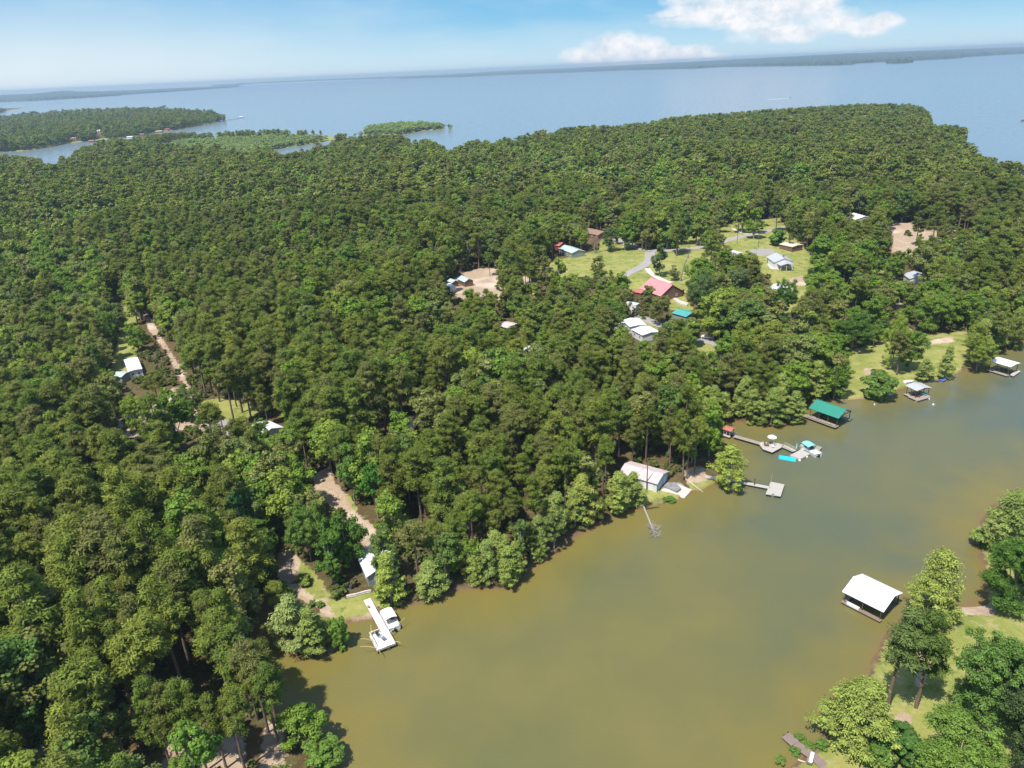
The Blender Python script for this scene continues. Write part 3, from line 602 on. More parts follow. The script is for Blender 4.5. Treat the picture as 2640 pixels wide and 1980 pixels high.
def house(name, label, cat, A, B, D, eave, ridge, roofm, wallm, L=None, anchor='A', win='F', doors='', chim=False, clear=True, zg=None, oh=.35, group=None):
    """A,B: traced near eave corners (left, right)"""
    base = G(*P2F(A, B, eave)) if zg is None else (0, 0, zg)
    g0 = base[2]
    o, an, l = frame(A, B, g0 + eave, L, anchor)
    r = empty(name, (o[0], o[1], g0), an)
    gable_walls(l, D, eave, ridge).obj('wall', wallm, r)
    rf = gable_roof(MB(), l, D, eave, ridge, oh).obj('roof', roofm, r)
    wz = min(1.0, eave * .4); wh = min(1.1, eave * .45)
    if 'F' in win:
        n = max(2, int(l / 3.2))
        for i in range(n): window(r, l * (i + .5) / n, 0, wz, 1.0, wh, 'F')
    if 'R' in win:
        for i in range(2): window(r, l, D * (.28 + .44 * i), wz, 1.0, wh, 'R')
    if 'L' in win:
        for i in range(2): window(r, 0, D * (.28 + .44 * i), wz, 1.0, wh, 'L')
    if 'F' in doors: door(r, l * .5 if int(l / 3.2) % 2 == 0 else l * .04 + .7, 0, .95, min(2.05, eave - .2), 'F')
    if 'R' in doors: door(r, l, D * .5, .95, min(2.05, eave - .1), 'R')
    if 'L' in doors: door(r, 0, D * .5, .95, min(2.05, eave - .1), 'L')
    if chim: MB().box(l * .7, l * .7 + .6, D * .55, D * .55 + .6, ridge - .8, ridge + .9).obj('chimney', BROWN_M, rf)
    tag(r, label, cat, group)
    cx, cy = loc2w(o, an, l / 2, D / 2); foot(cx, cy, math.hypot(l, D) / 2 + .6)
    if clear:
        q = [loc2w(o, an, x, y) for x, y in ((0, 0), (l, 0), (l, D), (0, D))]
        pts = [PROJ(p[0], p[1], g0 + eave)[:2] for p in q]
        if clear == 'open': bldclear([(float(a), float(b)) for a, b in pts] , .05)
        else: bldclear([(float(a), float(b)) for a, b in pts], .3)
    return r, o, an, l, g0
def P2F(A, B, eave):
    # ground point under the middle of the eave line, as a traced position
    z = eave + 1.5; a = P((A[0] + B[0]) / 2, (A[1] + B[1]) / 2, z); x, y, _ = PROJ(a[0], a[1], 1.5); return float(x), float(y)
def boathouse(name, label, A, B, D, eave, ridge, roofm, deckm, L=None, anchor='A', postm=POST, side='F', walk=1.2, deckz=.75, rails=False, roof_over=None):
    o, an, l = frame(A, B, eave, L, anchor); r = empty(name, (o[0], o[1], 0), an)
    gable_roof(MB(), l, D, eave, ridge, .15).obj('roof', roofm, r)
    n = max(3, int(l / 3) + 1)
    for i in range(n):
        for y in (.25, D - .25):
            x = .25 + (l - .5) * i / (n - 1); MB().tube([(x, y, -2.2), (x, y, eave)], [.11, .10], 7).obj('post', postm, r)
    m = MB(); 
    for y in (.25, D - .25): m.bar((0, y, eave - .16), (l, y, eave - .16), .12, .22)
    for x in (.25, l - .25): m.bar((x, .25, eave - .12), (x, D - .25, eave - .12), .1, .18)
    for x in (.25, l * .5, l - .25): m.bar((x, D / 2, eave - .1), (x, D / 2, ridge - .1), .1); m.bar((x, .3, eave - .05), (x, D / 2, ridge - .12), .08); m.bar((x, D - .3, eave - .05), (x, D / 2, ridge - .12), .08)
    m.obj('roof_frame', postm, r)
    dk = MB().box(-.1, l + .1, -walk * .6, walk * .6, deckz - .14, deckz); dk.box(-.1, walk, walk * .6 + .002, D, deckz - .14, deckz); dk.box(-.1 + walk + .1, l + .1, D - walk * .5, D + .1, deckz - .14, deckz)
    dk.obj('deck', deckm, r)
    if rails:
        rl = MB(); rl.bar((-.1, -walk * .55, deckz + .9), (l + .1, -walk * .55, deckz + .9), .12, .06); rl.bar((-.1, -walk * .55, deckz + .5), (l + .1, -walk * .55, deckz + .5), .1, .05)
        for i in range(n * 2 - 1): x = (l) * i / (2 * n - 2); rl.box(x - .05, x + .05, -walk * .55 - .05, -walk * .55 + .05, deckz, deckz + .88)
        rl.obj('railing', deckm, r)
    tag(r, label, 'boathouse'); cx, cy = loc2w(o, an, l / 2, D / 2); foot(cx, cy, math.hypot(l, D) / 2)
    q = [PROJ(*loc2w(o, an, x, y), eave) for x, y in ((0, 0), (l, 0), (l, D), (0, D))]; bldclear([(float(a), float(b)) for a, b, _ in q], .1)
    return r, o, an, l
def board_deck(par, name, pts, z, m, th=.16):
    """planked deck over a world outline, in the parent's local frame"""
    return MB().slab(pts, z - th, z).obj(name, m, par)
def to_local(r, pts, z=0.0):
    c, s = math.cos(-r.rotation_euler.z), math.sin(-r.rotation_euler.z); out = []
    for x, y in pts:
        p = P(x, y, z); dx, dy = p[0] - r.location.x, p[1] - r.location.y; out.append((dx * c - dy * s, dx * s + dy * c))
    return out
def walk_rect(a, b, w):
    a = np.array(a[:2], float); b = np.array(b[:2], float); d = (b - a) / np.linalg.norm(b - a); n = np.array([-d[1], d[0]]) * w / 2
    return [tuple(a - n), tuple(b - n), tuple(b + n), tuple(a + n)]
def posts(r, pts, z0, z1, m=POST, rad=.1):
    for p in pts: MB().tube([(p[0], p[1], z0), (p[0], p[1], z1)], [rad, rad * .95], 7).obj('post', m, r)
def pontoon_boat(label, C, an, L=5.6, Wd=2.4, top=CANVAS, toprange=(.15, .6), z=0.0, name='pontoon_boat'):
    r = empty(name, (C[0], C[1], z), an)
    for y in (-Wd * .34, Wd * .34):
        MB().tube([(0, y, .12), (.45, y, .10), (L * .5, y, .10), (L - .5, y, .10), (L, y, .22)], [.30, .32, .32, .30, .06], 10).obj('pontoon', ALU, r)
    MB().box(.05, L - .25, -Wd / 2, Wd / 2, .42, .52).obj('deck', SEAT, r)
    f = MB()
    for y in (-Wd / 2 + .03, Wd / 2 - .03): f.box(.1, L - .5, y - .03, y + .03, .54, 1.05)
    f.box(.07, .13, -Wd / 2 + .07, Wd / 2 - .07, .54, 1.05); f.box(L - .53, L - .47, -Wd / 2 + .07, -.4, .54, 1.05); f.box(L - .53, L - .47, .4, Wd / 2 - .07, .54, 1.05)
    f.obj('fence', ALU, r)
    for x0, x1, y0, y1 in ((.25, .95, -1.05, 1.05), (L - 1.6, L - .6, .45, 1.08), (L - 1.6, L - .6, -1.08, -.45)):
        s = MB().box(x0, x1, y0, y1, .53, .9); s.box(x0, x1, (y1 - .16 if y0 > 0 else y0), (y1 if y0 > 0 else y0 + .16), .901, 1.2); s.obj('seat', SEAT, r, .03)
    cs = MB().box(L * .5, L * .5 + .6, -1.0, -.3, .53, 1.25).obj('console', NAVY, r, .04)
    MB().tube([(L * .5 - .15, -.85, 1.15), (L * .5 - .15, -.65, 1.33), (L * .5 - .15, -.45, 1.15), (L * .5 - .15, -.65, .98), (L * .5 - .15, -.85, 1.15)], [.02] * 5, 6).obj('wheel', BLACK, cs)
    x0, x1 = L * toprange[0], L * toprange[1]; t = MB(); n = 8; vs = []
    for k in range(2):
        for i in range(n + 1):
            for j in range(3):
                y = -Wd / 2 + Wd * i / n; x = x0 + (x1 - x0) * j / 2; vs.append((x, y, 2.35 - .10 * k - .32 * (2 * i / n - 1) ** 2 - .08 * (j - 1) ** 2))
    q = lambda k, i, j: k * (n + 1) * 3 + i * 3 + j
    fs = [[q(0, i, j), q(0, i + 1, j), q(0, i + 1, j + 1), q(0, i, j + 1)] for i in range(n) for j in range(2)] + [[q(1, i, j), q(1, i, j + 1), q(1, i + 1, j + 1), q(1, i + 1, j)] for i in range(n) for j in range(2)]
    fs += [[q(0, i, 0), q(1, i, 0), q(1, i + 1, 0), q(0, i + 1, 0)] for i in range(n)] + [[q(0, i, 2), q(0, i + 1, 2), q(1, i + 1, 2), q(1, i, 2)] for i in range(n)]
    fs += [[q(0, 0, j), q(0, 0, j + 1), q(1, 0, j + 1), q(1, 0, j)] for j in range(2)] + [[q(0, n, j), q(1, n, j), q(1, n, j + 1), q(0, n, j + 1)] for j in range(2)]
    can = t.add(vs, fs).obj('canopy', top, r)
    for y in (-Wd / 2 + .08, Wd / 2 - .08):
        fr = MB()
        for x in (x0 + .1, x1 - .1): fr.bar((x, y, 1.92), ((x0 + x1) / 2, y, .9), .035)
        fr.obj('canopy_frame', GALV, can)
    mo = MB().box(-.45, .02, -.16, .16, .35, .95); mo.obj('outboard_motor', BLACK, r, .05)
    return tag(r, label, 'boat')
def chair(C, an, m, label, group=None, name='deck_chair'):
    r = empty(name, C, an); MB().box(-.28, .28, -.28, .28, .36, .42).obj('seat', m, r); MB().add([(-.28,.24,.42),(.28,.24,.42),(.28,.50,1.0),(-.28,.50,1.0),(-.28,.29,.42),(.28,.29,.42),(.28,.55,1.0),(-.28,.55,1.0)], [[0,1,2,3],[7,6,5,4],[0,4,5,1],[1,5,6,2],[2,6,7,3],[3,7,4,0]]).obj('backrest', m, r)
    for x in (-.25, .25):
        for y in (-.25, .25): MB().box(x - .025, x + .025, y - .025, y + .025, 0, .36).obj('leg', m, r)
        MB().box(x - .04, x + .04, -.28, .3, .58, .62).obj('armrest', m, r)
    return tag(r, label, 'chair', group)
# ================================================================== white dock, its boat and what stands on it
a0 = P(793, 1295.5, .9); b0 = P(830, 1362, 1.0); an = math.atan2(b0[1] - a0[1], b0[0] - a0[0])
dock = empty('dock', (a0[0], a0[1], 0), an); Ld = math.hypot(b0[0] - a0[0], b0[1] - a0[1]) + 4.4
L1 = 3.6
MB().box(0, L1, -.72, .72, .92, 1.04).obj('walkway', WOODW, dock); MB().box(L1 + .01, Ld - 4.4, -.66, .66, .86, .98).obj('walkway', WOODW, dock)
m_ = MB().box(Ld - 4.39, Ld, -2.95, .75, .90, 1.05); m_.obj('platform', WOODW, dock)
rim = MB().box(Ld - 4.39, Ld + .05, -3.01, -2.955, .68, 1.08); rim.box(Ld + .003, Ld + .06, -2.95, .75, .68, 1.08); rim.box(L1, Ld - 4.39, .665, .72, .76, 1.0); rim.box(L1, Ld - 4.39, -.72, -.665, .76, 1.0); rim.obj('edge_beam', POSTL, dock)
posts(dock, [(L1 + 2.5, -.6), (L1 + 2.5, .6), (L1 + 5, -.6), (L1 + 5, .6), (Ld - 4.2, -2.8), (Ld - .15, -2.8), (Ld - .15, -1.1), (Ld - .15, .6), (Ld - 4.2, .6), (1.5, .6), (1.5, -.6)], -2.2, .9, POST, .1)
rl = MB(); RZ = 1.95
for x in (Ld - 4.2, Ld - 3.1, Ld - 2.0, Ld - .9): rl.box(x - .05, x + .05, -2.93, -2.83, 1.05, RZ)
rl.bar((Ld - 4.3, -2.88, RZ + .03), (Ld - .8, -2.88, RZ + .03), .14, .06); rl.bar((Ld - 4.25, -2.88, RZ + .03), (Ld - 4.25, -.8, RZ + .03), .14, .06)
for y in (-1.9, -.9): rl.box(Ld - 4.3, Ld - 4.2, y - .05, y + .05, 1.05, RZ)
rl.obj('railing', WOODW, dock)
ld = MB()
for y in (-.95, -.55): ld.bar((Ld + .12, y, 1.7), (Ld + .12, y, -.6), .05)
for z in (.0, .35, .7): ld.bar((Ld + .12, -.95, z), (Ld + .12, -.55, z), .04)
ld.obj('ladder', GALV, dock)
bx_ = MB().box(2.3, 2.9, -.68, -.3, 1.041, 1.4).obj('step_box', WOODM, dock)
tag(dock, 'white bleached fishing dock with square end platform below the white roofed cabin', 'dock')
def dk(x, y, z=1.05): X, Y = loc2w(a0, an, x, y); return (X, Y, z)
RODS = [((Ld - .2, .6), (Ld + 1.4, 1.3), 'from the right front corner of the white dock'), ((Ld - 3.0, .7), (Ld - 4.6, 4.4), 'beside the pontoon boat'), ((Ld - .1, -2.7), (Ld + 2.2, -2.9), 'pointing straight out past the white dock ladder'),
        ((Ld - .4, -2.9), (Ld - 1.6, -5.6), 'from the left front corner of the white dock'), ((Ld - 2.6, -2.9), (Ld - 3.6, -5.0), 'from the left side of the white dock'), ((Ld - 4.2, -2.6), (Ld - 6.2, -2.0), 'leaning back towards the shore from the white dock rail')]
for (x0, y0), (x1, y1), w in RODS:
    rr_ = empty('fishing_rod', dk(x0, y0), an); MB().tube([(0, 0, .2), ((x1 - x0) * .5, (y1 - y0) * .5, .75), (x1 - x0, y1 - y0, .9)], [.06, .05, .035], 6).obj('cane', BAMBOO, rr_)
    MB().tube([(0, 0, 0), (0, 0, .3)], [.05, .05], 6).obj('holder', GALV, rr_); tag(rr_, 'long pale cane fishing rod ' + w, 'fishing rod', 'fishing rods round the white dock')
cr = empty('cleaning_table', dk(Ld - 2.0, -1.2), an + .3); MB().box(-.6, .6, -.35, .35, .85, .92).obj('table_top', GALV, cr)
for x in (-.5, .5):
    for y in (-.28, .28): MB().box(x - .03, x + .03, y - .03, y + .03, 0, .85).obj('leg', GALV, cr)
MB().box(-.2, .25, -.18, .18, .921, 1.05).obj('sink', ALU, cr)
tag(cr, 'grey metal fish cleaning table standing on the white dock platform', 'table')
chair(dk(Ld - 3.3, -1.5), an + 2, NAVY, 'dark folding chair on the white dock platform behind the metal table')
bp0 = P(856, 1360, .5); bp1 = P(834, 1322, .5); ban = math.atan2(bp1[1] - bp0[1], bp1[0] - bp0[0])
pontoon_boat('white pontoon boat with white canopy moored beside the white dock', P(853, 1361, .4), ban, 5.9, 2.5, CANVAS, (.30, .82))
# ================================================================== white roofed cabin and its yard
cab, co, can_, cl_, cg = house('cabin', 'cabin with bright white metal roof and grey green walls above the white dock', 'cabin', (773,1198), (794,1244), 6.6, 2.9, 4.3, WHITE_M, SIDG, None, 'A', 'RF', 'R', clear='open')
wl = [G(749,1291), G(770,1287), G(790,1281), G(802,1279)]
mbw = MB()
for i in range(3): mbw.tube([wl[i] + [0, 0, .15], wl[i + 1] + [0, 0, .15]], [.22, .22], 7); mbw.tube([wl[i] + [0, 0, .5], wl[i + 1] + [0, 0, .5]], [.2, .2], 7)
tag(mbw.obj('retaining_wall', CONC), 'low pale retaining wall edging the lawn between cabin and dock', 'wall')
chair(tuple(G(759, 1272)), 1.0, BLUEP, 'blue plastic chair in the shade beside the cabin')
cn_ = empty('canoe', G(646, 1254), .7); 
cm_ = MB(); n = 9; vs = []
for i in range(n):
    t = i / (n - 1) * 2 - 1; w = .48 * (1 - abs(t) ** 2.6); zz = .42 - .12 * abs(t) ** 3
    for j in range(7): a = math.pi * j / 6; vs.append((t * 2.0, w * math.cos(a), max(0, zz * math.sin(a)) + .02 + .25 * abs(t) ** 3))
cm_.add(vs, [[i * 7 + j, i * 7 + j + 1, (i + 1) * 7 + j + 1, (i + 1) * 7 + j] for i in range(n - 1) for j in range(6)]).obj('hull', SIDBR, cn_); MB().bar((-1.9, 0, .44), (1.9, 0, .44), .05).obj('keel', POST, cn_)
tag(cn_, 'dark brown upturned canoe on the dirt beside the bare grey bush', 'canoe')
# ================================================================== garage by the shore
gar, go_, gan, gl, gg = house('garage', 'low building with pinkish roof and end wall coloured blue for shade beside the concrete ramp', 'garage', (1387,1035), (1419,1044), 6.6, 2.5, 3.5, PINKW, SIDW, 10.2, 'B', '', '', clear='open')
MB().add([(gl + .012, 0, -.5), (gl + .012, 6.6, -.5), (gl + .012, 6.6, 2.5), (gl + .012, 3.3, 3.48), (gl + .012, 0, 2.5)], [[0, 1, 2, 3, 4]]).obj('end_wall', SIDB, gar)  # blue skin over the white gable, its shade put into the colour
window(gar, gl + .02, 2.1, 1.1, .9, .8, 'R'); door(gar, gl + .02, 4.8, .95, 2.0, 'R', SIDW)
for x in (2.2, 6.6): MB().box(x, x + 2.6, -.05, -.003, 0, 2.1).obj('garage_door', PLASTICW, gar)
def pad(name, pts, m, label, cat, z=.12, kind=None):
    w = [G(x, y) for x, y in pts]; zt = max(p[2] for p in w) + z if name != 'ramp' else 0
    if name == 'ramp':
        n = len(w); v = [(p[0], p[1], p[2] - 1) for p in w] + [(p[0], p[1], p[2] + z) for p in w]
        o = MB().add(v, [list(range(n))[::-1], list(range(n, 2 * n))] + [[i, (i + 1) % n, n + (i + 1) % n, n + i] for i in range(n)]).obj(name, m)
    else: o = MB().slab([p[:2] for p in w], zt - 1.2, zt).obj(name, m)
    return tag(o, label, cat, None, kind)
pad('patio', [(1433,1052),(1447,1042),(1462,1047),(1471,1060),(1462,1066)], CONCD, 'dark mottled concrete patio between the pinkish roofed garage and ramp', 'patio')
pad('ramp', [(1456,1046.5),(1461,1045),(1494.5,1058.5),(1478,1077),(1470,1074.5),(1462,1058)], CONC, 'pale concrete boat ramp running down into the cove', 'ramp')
pad('ramp', [(1428,1060),(1434,1055.5),(1472,1063),(1471,1071)], CONC, 'narrow pale concrete strip between grass bank and patio', 'ramp')
p0 = G(1397, 1057.5); ht = 10.0
def pole(x, y, h, label, arm=True, group=None, m=POLE, r=.16, box=False):
    p = G(x, y); e = empty('utility_pole', p, RNG.random() * 3); MB().tube([(0, 0, -.5), (0, 0, h)], [r, r * .65], 8).obj('post', m, e)
    if arm:
        ca = MB().box(-1.1, 1.1, -.06, .06, h - .7, h - .56).obj('crossarm', m, e)
        for q in (-1.0, -.4, .4, 1.0): MB().lathe([(.05, 0), (.06, .08), (.03, .16), (.0, .17)], (q, 0, h - .56), 8).obj('insulator', GALV, ca)
    if box: MB().lathe([(.0, 0), (.25, .02), (.27, .8), (.0, .86)], (.4, 0, h - 1.9), 10).obj('transformer', GALV, e)
    return tag(e, label, 'pole', group)
pole(1397, 1058, 8.6, 'dark bare pole standing in front of the pinkish roofed garage', False)
pole(1591.8, 526.7, 11, 'tall utility pole with transformer beside the road bend', True, 'utility poles along the road', box=True)
pole(1638, 533.5, 10.5, 'tall dark utility pole on the lawn above the grey roofed house', True, 'utility poles along the road')
pole(1487, 558, 8, 'utility pole beside the leaning ivy covered snag', True, 'utility poles along the road')
pole(1633.5, 556, 5, 'thin short pole at the edge of the gravel drive', False, r=.08)
pole(483, 932, 7, 'dark leaning pole at the gravel patch on the left', False)
# fallen trunks
def snag(name, pts, rad, m, label, cat, twigs=0, tl=1.0, seed=1, start=.6):
    e = empty(name, pts[0]); p0 = np.array(pts[0]); L_ = [np.array(p) - p0 for p in pts]; MB().tube(L_, rad, 8).obj('trunk', m, e)
    if twigs:
        rg = np.random.default_rng(seed); b = MB(); A = np.array(L_)
        for i in range(twigs):
            t = start + (1 - start) * rg.random(); k = t * (len(A) - 1); j = min(int(k), len(A) - 2); q = A[j] + (A[j + 1] - A[j]) * (k - j)
            d = rg.normal(size=3); d[2] = abs(d[2]) * .7 + .1; d /= np.linalg.norm(d); l = tl * rg.uniform(.4, 1.1); e2 = q + d * l
            b.tube([q, q + d * l * .5 + rg.normal(size=3) * .1 * l, e2], [.05 * tl ** .5, .035, .015], 4)
            for _ in range(3):
                d2 = d + rg.normal(size=3) * .6; d2[2] = max(d2[2], -.1); b.tube([q + d * l * .55, q + d * l * .55 + d2 * l * .5], [.03, .012], 3)
        b.obj('branches', m, e)
    return tag(e, label, cat)
DEADW = mat('bleached_dead_wood', (.52, .45, .37), .9, .2, 2); DEADG = mat('grey_dead_wood', (.36, .33, .30), .9, .25, 2); DEADR = mat('russet_dead_twigs', (.33, .19, .13), .9, .25, 2)
snag('fallen_tree', [P(1390,1094,.7), P(1400,1118,.45), P(1410,1143,.15), P(1416,1160,.0)], [.24, .21, .17, .08], DEADG, 'fallen dead tree lying out into the cove with bare twiggy crown', 'fallen tree', 48, 1.5, 3, .55)
snag('fallen_log', [G(1489,1043) + [0, 0, .25], G(1503,1053) + [0, 0, .2], P(1519,1063,.1)], [.2, .16, .08], DEADW, 'pale bleached log lying across the bank beside the boat ramp', 'log')
snag('driftwood', [P(1393,1098,.5), P(1405,1097,.3), P(1422,1095.5,.1)], [.15, .12, .05], POST, 'dark driftwood branch at the water beside the fallen tree', 'log', 6, .6, 5)
# ================================================================== plain grey dock
dA = empty('dock', (*P(1592,1040,.7)[:2], 0), 0)
w = to_local(dA, [(1523,1028.5),(1556,1033),(1592,1040),(1667,1054)], .7)
MB().slab(walk_rect(w[0], w[1], 1.3), .5, .62).obj('walkway', WOODG, dA); MB().slab(walk_rect(w[1], w[3], 1.2), .58, .7).obj('walkway', WOODG, dA)
pl = to_local(dA, [(1665,1040.5),(1694.6,1046.5),(1686.5,1072),(1654,1067)], .75); MB().slab(pl, .58, .76).obj('platform', WOODG, dA)
cxp = np.array(pl).mean(0); posts(dA, [tuple(np.array(p) * .92 + cxp * .08) for p in pl] + [tuple((np.array(w[2]) * (1 - t) + np.array(w[3]) * t)) for t in (.25, .75)], -2.2, .58, POST, .09)
e1 = to_local(dA, [(1629,1053)], 0)[0]; posts(dA, [e1], -2, 2.6, POST, .11); e2 = to_local(dA, [(1661,1060)], 0)[0]; posts(dA, [e2], -2, 2.2, POSTL, .05); e3 = to_local(dA, [(1666,1041)], 0)[0]; posts(dA, [e3], -2, 2.4, POSTL, .05)
e4 = to_local(dA, [(1669,1070.5)], .4)[0]; MB().box(e4[0] - .3, e4[0] + .3, e4[1] - .3, e4[1] + .12, -.5, .9).obj('ladder', GALV, dA)
tag(dA, 'plain grey dock with bare square platform right of the shore cypress', 'dock'); bldclear([(1600,1040),(1664,1040),(1694,1046),(1686,1072),(1654,1067)], 0)
# ================================================================== long dock with hexagonal deck, ramp and float
dB = empty('dock', (*P(1588,941,.7)[:2], 0), 0)
w = to_local(dB, [(1586,941.5),(1642,957.5)], .8); MB().slab(walk_rect(w[0], w[1], 1.5), .68, .8).obj('walkway', WOODM, dB)
hx = to_local(dB, [(1639.3,958.3),(1647.8,969.7),(1668.3,977),(1687.6,966.8),(1690.5,960.6),(1677.4,956),(1646.7,954.3)], .85); MB().slab(hx, .68, .86).obj('deck', WOODG, dB)
c_ = np.array(hx).mean(0); posts(dB, [tuple(np.array(p) * .93 + c_ * .07) for p in hx] + [tuple(np.array(w[0]) * (1 - t) + np.array(w[1]) * t) for t in (.05, .35, .65, .92)], -2.2, .68, POST, .1)
rp = to_local(dB, [(1691.5,962.5),(1716.5,973.8)], .75); MB().slab(walk_rect(rp[0], rp[1], 1.5), .58, .7).obj('gangway', WOODG, dB)
rr2 = walk_rect(rp[0], rp[1], 1.4); rb = MB()
for a_, b_ in ((rr2[0], rr2[1]), (rr2[3], rr2[2])):
    rb.bar((*a_, 1.5), (*b_, 1.4), .08, .06); rb.bar((*a_, 1.1), (*b_, 1.05), .06, .05)
    for t in (0, .33, .66, 1): q = np.array(a_) * (1 - t) + np.array(b_) * t; rb.box(q[0] - .04, q[0] + .04, q[1] - .04, q[1] + .04, .7, 1.48 - .1 * t)
rb.obj('railing', POSTL, dB)
tag(dB, 'long weathered dock with angular deck and railed gangway left of the turquoise topped boat', 'dock')
fl = empty('floating_dock', (*P(1730,985,.5)[:2], 0), 0)
pf = to_local(fl, [(1706.4,983.3),(1728.5,992),(1750,980.5),(1730.5,971)], .5); MB().slab(pf, .1, .55).obj('platform', WOODG, fl)
pf = to_local(fl, [(1728.5,971.2),(1741.5,957.3),(1750,959.5),(1735.5,974)], .5); MB().slab(pf, .12, .552).obj('finger', WOODG, fl)
pf = to_local(fl, [(1765,962.5),(1776,966.5),(1770,973),(1759,970)], .5); MB().slab(pf, .12, .55).obj('side_deck', WOODM, fl)
tag(fl, 'pale square floating platform at the end of the railed gangway', 'dock')
def buoy(x, y, label, r=.35, group='white floats round the docks'):
    p = P(x, y, .1); e = empty('buoy', (p[0], p[1], 0)); MB().lathe([(0, -.15), (r * .8, -.1), (r, .12), (r * .7, .32), (.08, .42), (.06, .5), (0, .5)], k=10).obj('float', PLASTICW, e); MB().lathe([(.05, .49), (.05, .62), (0, .63)], k=6).obj('ring', GALV, e)
    return tag(e, label, 'float', group)
buoy(1727.4, 994.5, 'white float at the front corner of the floating platform'); buoy(1743, 987, 'white float beside the pontoon stern of the turquoise topped boat', .3)
buoy(2016, 874, 'small white float alone on open water near the grey roofed boathouse'); buoy(1979.5, 867, 'white float under the front corner of the grey roofed boathouse deck', .3); buoy(2007, 861.5, 'white float at the right corner of the grey roofed boathouse deck', .28)
buoy(1889, 874, 'tiny pale float in the shallows right of the green roofed boathouse', .22)
q0 = P(1768, 985, .4); q1 = P(1737, 964, .4)
pontoon_boat('pontoon boat with turquoise canopy moored at the floating platform', q0, math.atan2(q1[1] - q0[1], q1[0] - q0[0]), 6.6, 2.5, AQUA, (.42, .86))
bm = to_local(fl, [(1684.8,983.3),(1720.6,989),(1718.3,997.5),(1682.5,990.7)], .12)
bmo = empty('swim_mat', (*P(1702,990,.1)[:2], 0)); c_ = np.array([P(x, y, .12)[:2] for x, y in [(1684.8,983.3),(1720.6,989),(1718.3,997.5),(1682.5,990.7)]]) - np.array(P(1702,990,.1)[:2])
MB().slab([tuple(p) for p in c_], .0, .14).obj('pad', BLUEMAT, bmo, .05); MB().tube([(*c_[3], .12), (*c_[0], .12)], [.16, .16], 8).obj('pillow_roll', BLUEMAT, bmo)
tag(bmo, 'bright blue floating swim mat beside the floating platform', 'swim mat')
um = empty('parasol', (*P(1666,958,.86)[:2], .86), 0); MB().tube([(0, 0, 0), (.1, .1, 2.4)], [.03, .03], 6).obj('pole', POSTL, um)
MB().lathe([(0, .62), (.5, .5), (1.0, .22), (1.28, 0), (1.22, .0), (.95, .18), (0, .55)], (.1, .1, 1.95), 8).obj('canopy', CANVAS, um); MB().lathe([(0, 0), (.3, 0), (.3, .1), (0, .12)], k=12).obj('foot', CONC, um)
tag(um, 'open white parasol on the angular deck of the long dock', 'parasol')
chair((*P(1674,962,.86)[:2], .86), 2.2, PLASTICW, 'white plastic chair nearest the parasol pole on the angular deck', 'chairs on the angular deck'); chair((*P(1670,967,.86)[:2], .86), 1.2, PLASTICW, 'white plastic chair at the front edge of the angular deck', 'chairs on the angular deck')
chair((*P(1663,958.5,.86)[:2], .86), 4, NAVY, 'black chair under the white parasol on the angular deck', 'chairs on the angular deck'); chair((*P(1653,963,.86)[:2], .86), 0.2, SIDBR, 'brown wicker chair on the left part of the angular deck', 'chairs on the angular deck')
chair((*P(1658,964,.86)[:2], .86), -.4, SIDBR, 'brown wicker chair between the other wicker chair and white chairs', 'chairs on the angular deck')
tu = empty('folded_parasol', (*P(1720,972,.55)[:2], .55)); MB().tube([(0, 0, 0), (0, 0, 2.2)], [.03, .03], 6).obj('pole', POSTL, tu); MB().lathe([(.22, .6), (.16, 1.4), (.05, 2.1), (0, 2.15)], k=8).obj('canopy', AQUA, tu); tag(tu, 'folded turquoise parasol at the foot of the gangway', 'parasol')
# little red roofed shelter at the start of that dock
sh_, so_, san, sl = boathouse('boat_shelter', 'small red roofed shelter at the landward end of the long dock', (1561,926.5), (1577.4,932), 2.6, 2.4, 2.75, RED2, WOODG, None, 'A', POSTL, deckz=.7, walk=.7)
pc = P(1578, 938, 0); ck = empty('rowing_boat', (pc[0], pc[1], 0), 2.7)
def rowboat(e, m, L=3.2, W_=1.2):
    n = 8; vs = []; 
    for i in range(n):
        t = i / (n - 1); w_ = W_ / 2 * (1 - .85 * max(0, t * 1.5 - .5) ** 2); 
        for (fy_, z_) in ((-1, .5), (-.75, .08), (0, 0), (.75, .08), (1, .5), (.88, .5), (.65, .16), (0, .12), (-.65, .16), (-.88, .5)): vs.append((t * L - L / 2, fy_ * w_, z_ + .1 * t ** 3))
    k = 10; fs = [[i * k + j, (i + 1) * k + j, (i + 1) * k + (j + 1) % k, i * k + (j + 1) % k] for i in range(n - 1) for j in range(k)] + [list(range(k)), list(range((n - 1) * k, n * k))[::-1]]
    MB().add(vs, fs).obj('hull', m, e)
    for x in (-.8, .4): MB().box(x, x + .25, -W_ * .42, W_ * .42, .32, .37).obj('bench', WOODG, e)
rowboat(ck, SEAT); tag(ck, 'cream rowing boat moored by the small red roofed shelter', 'boat')
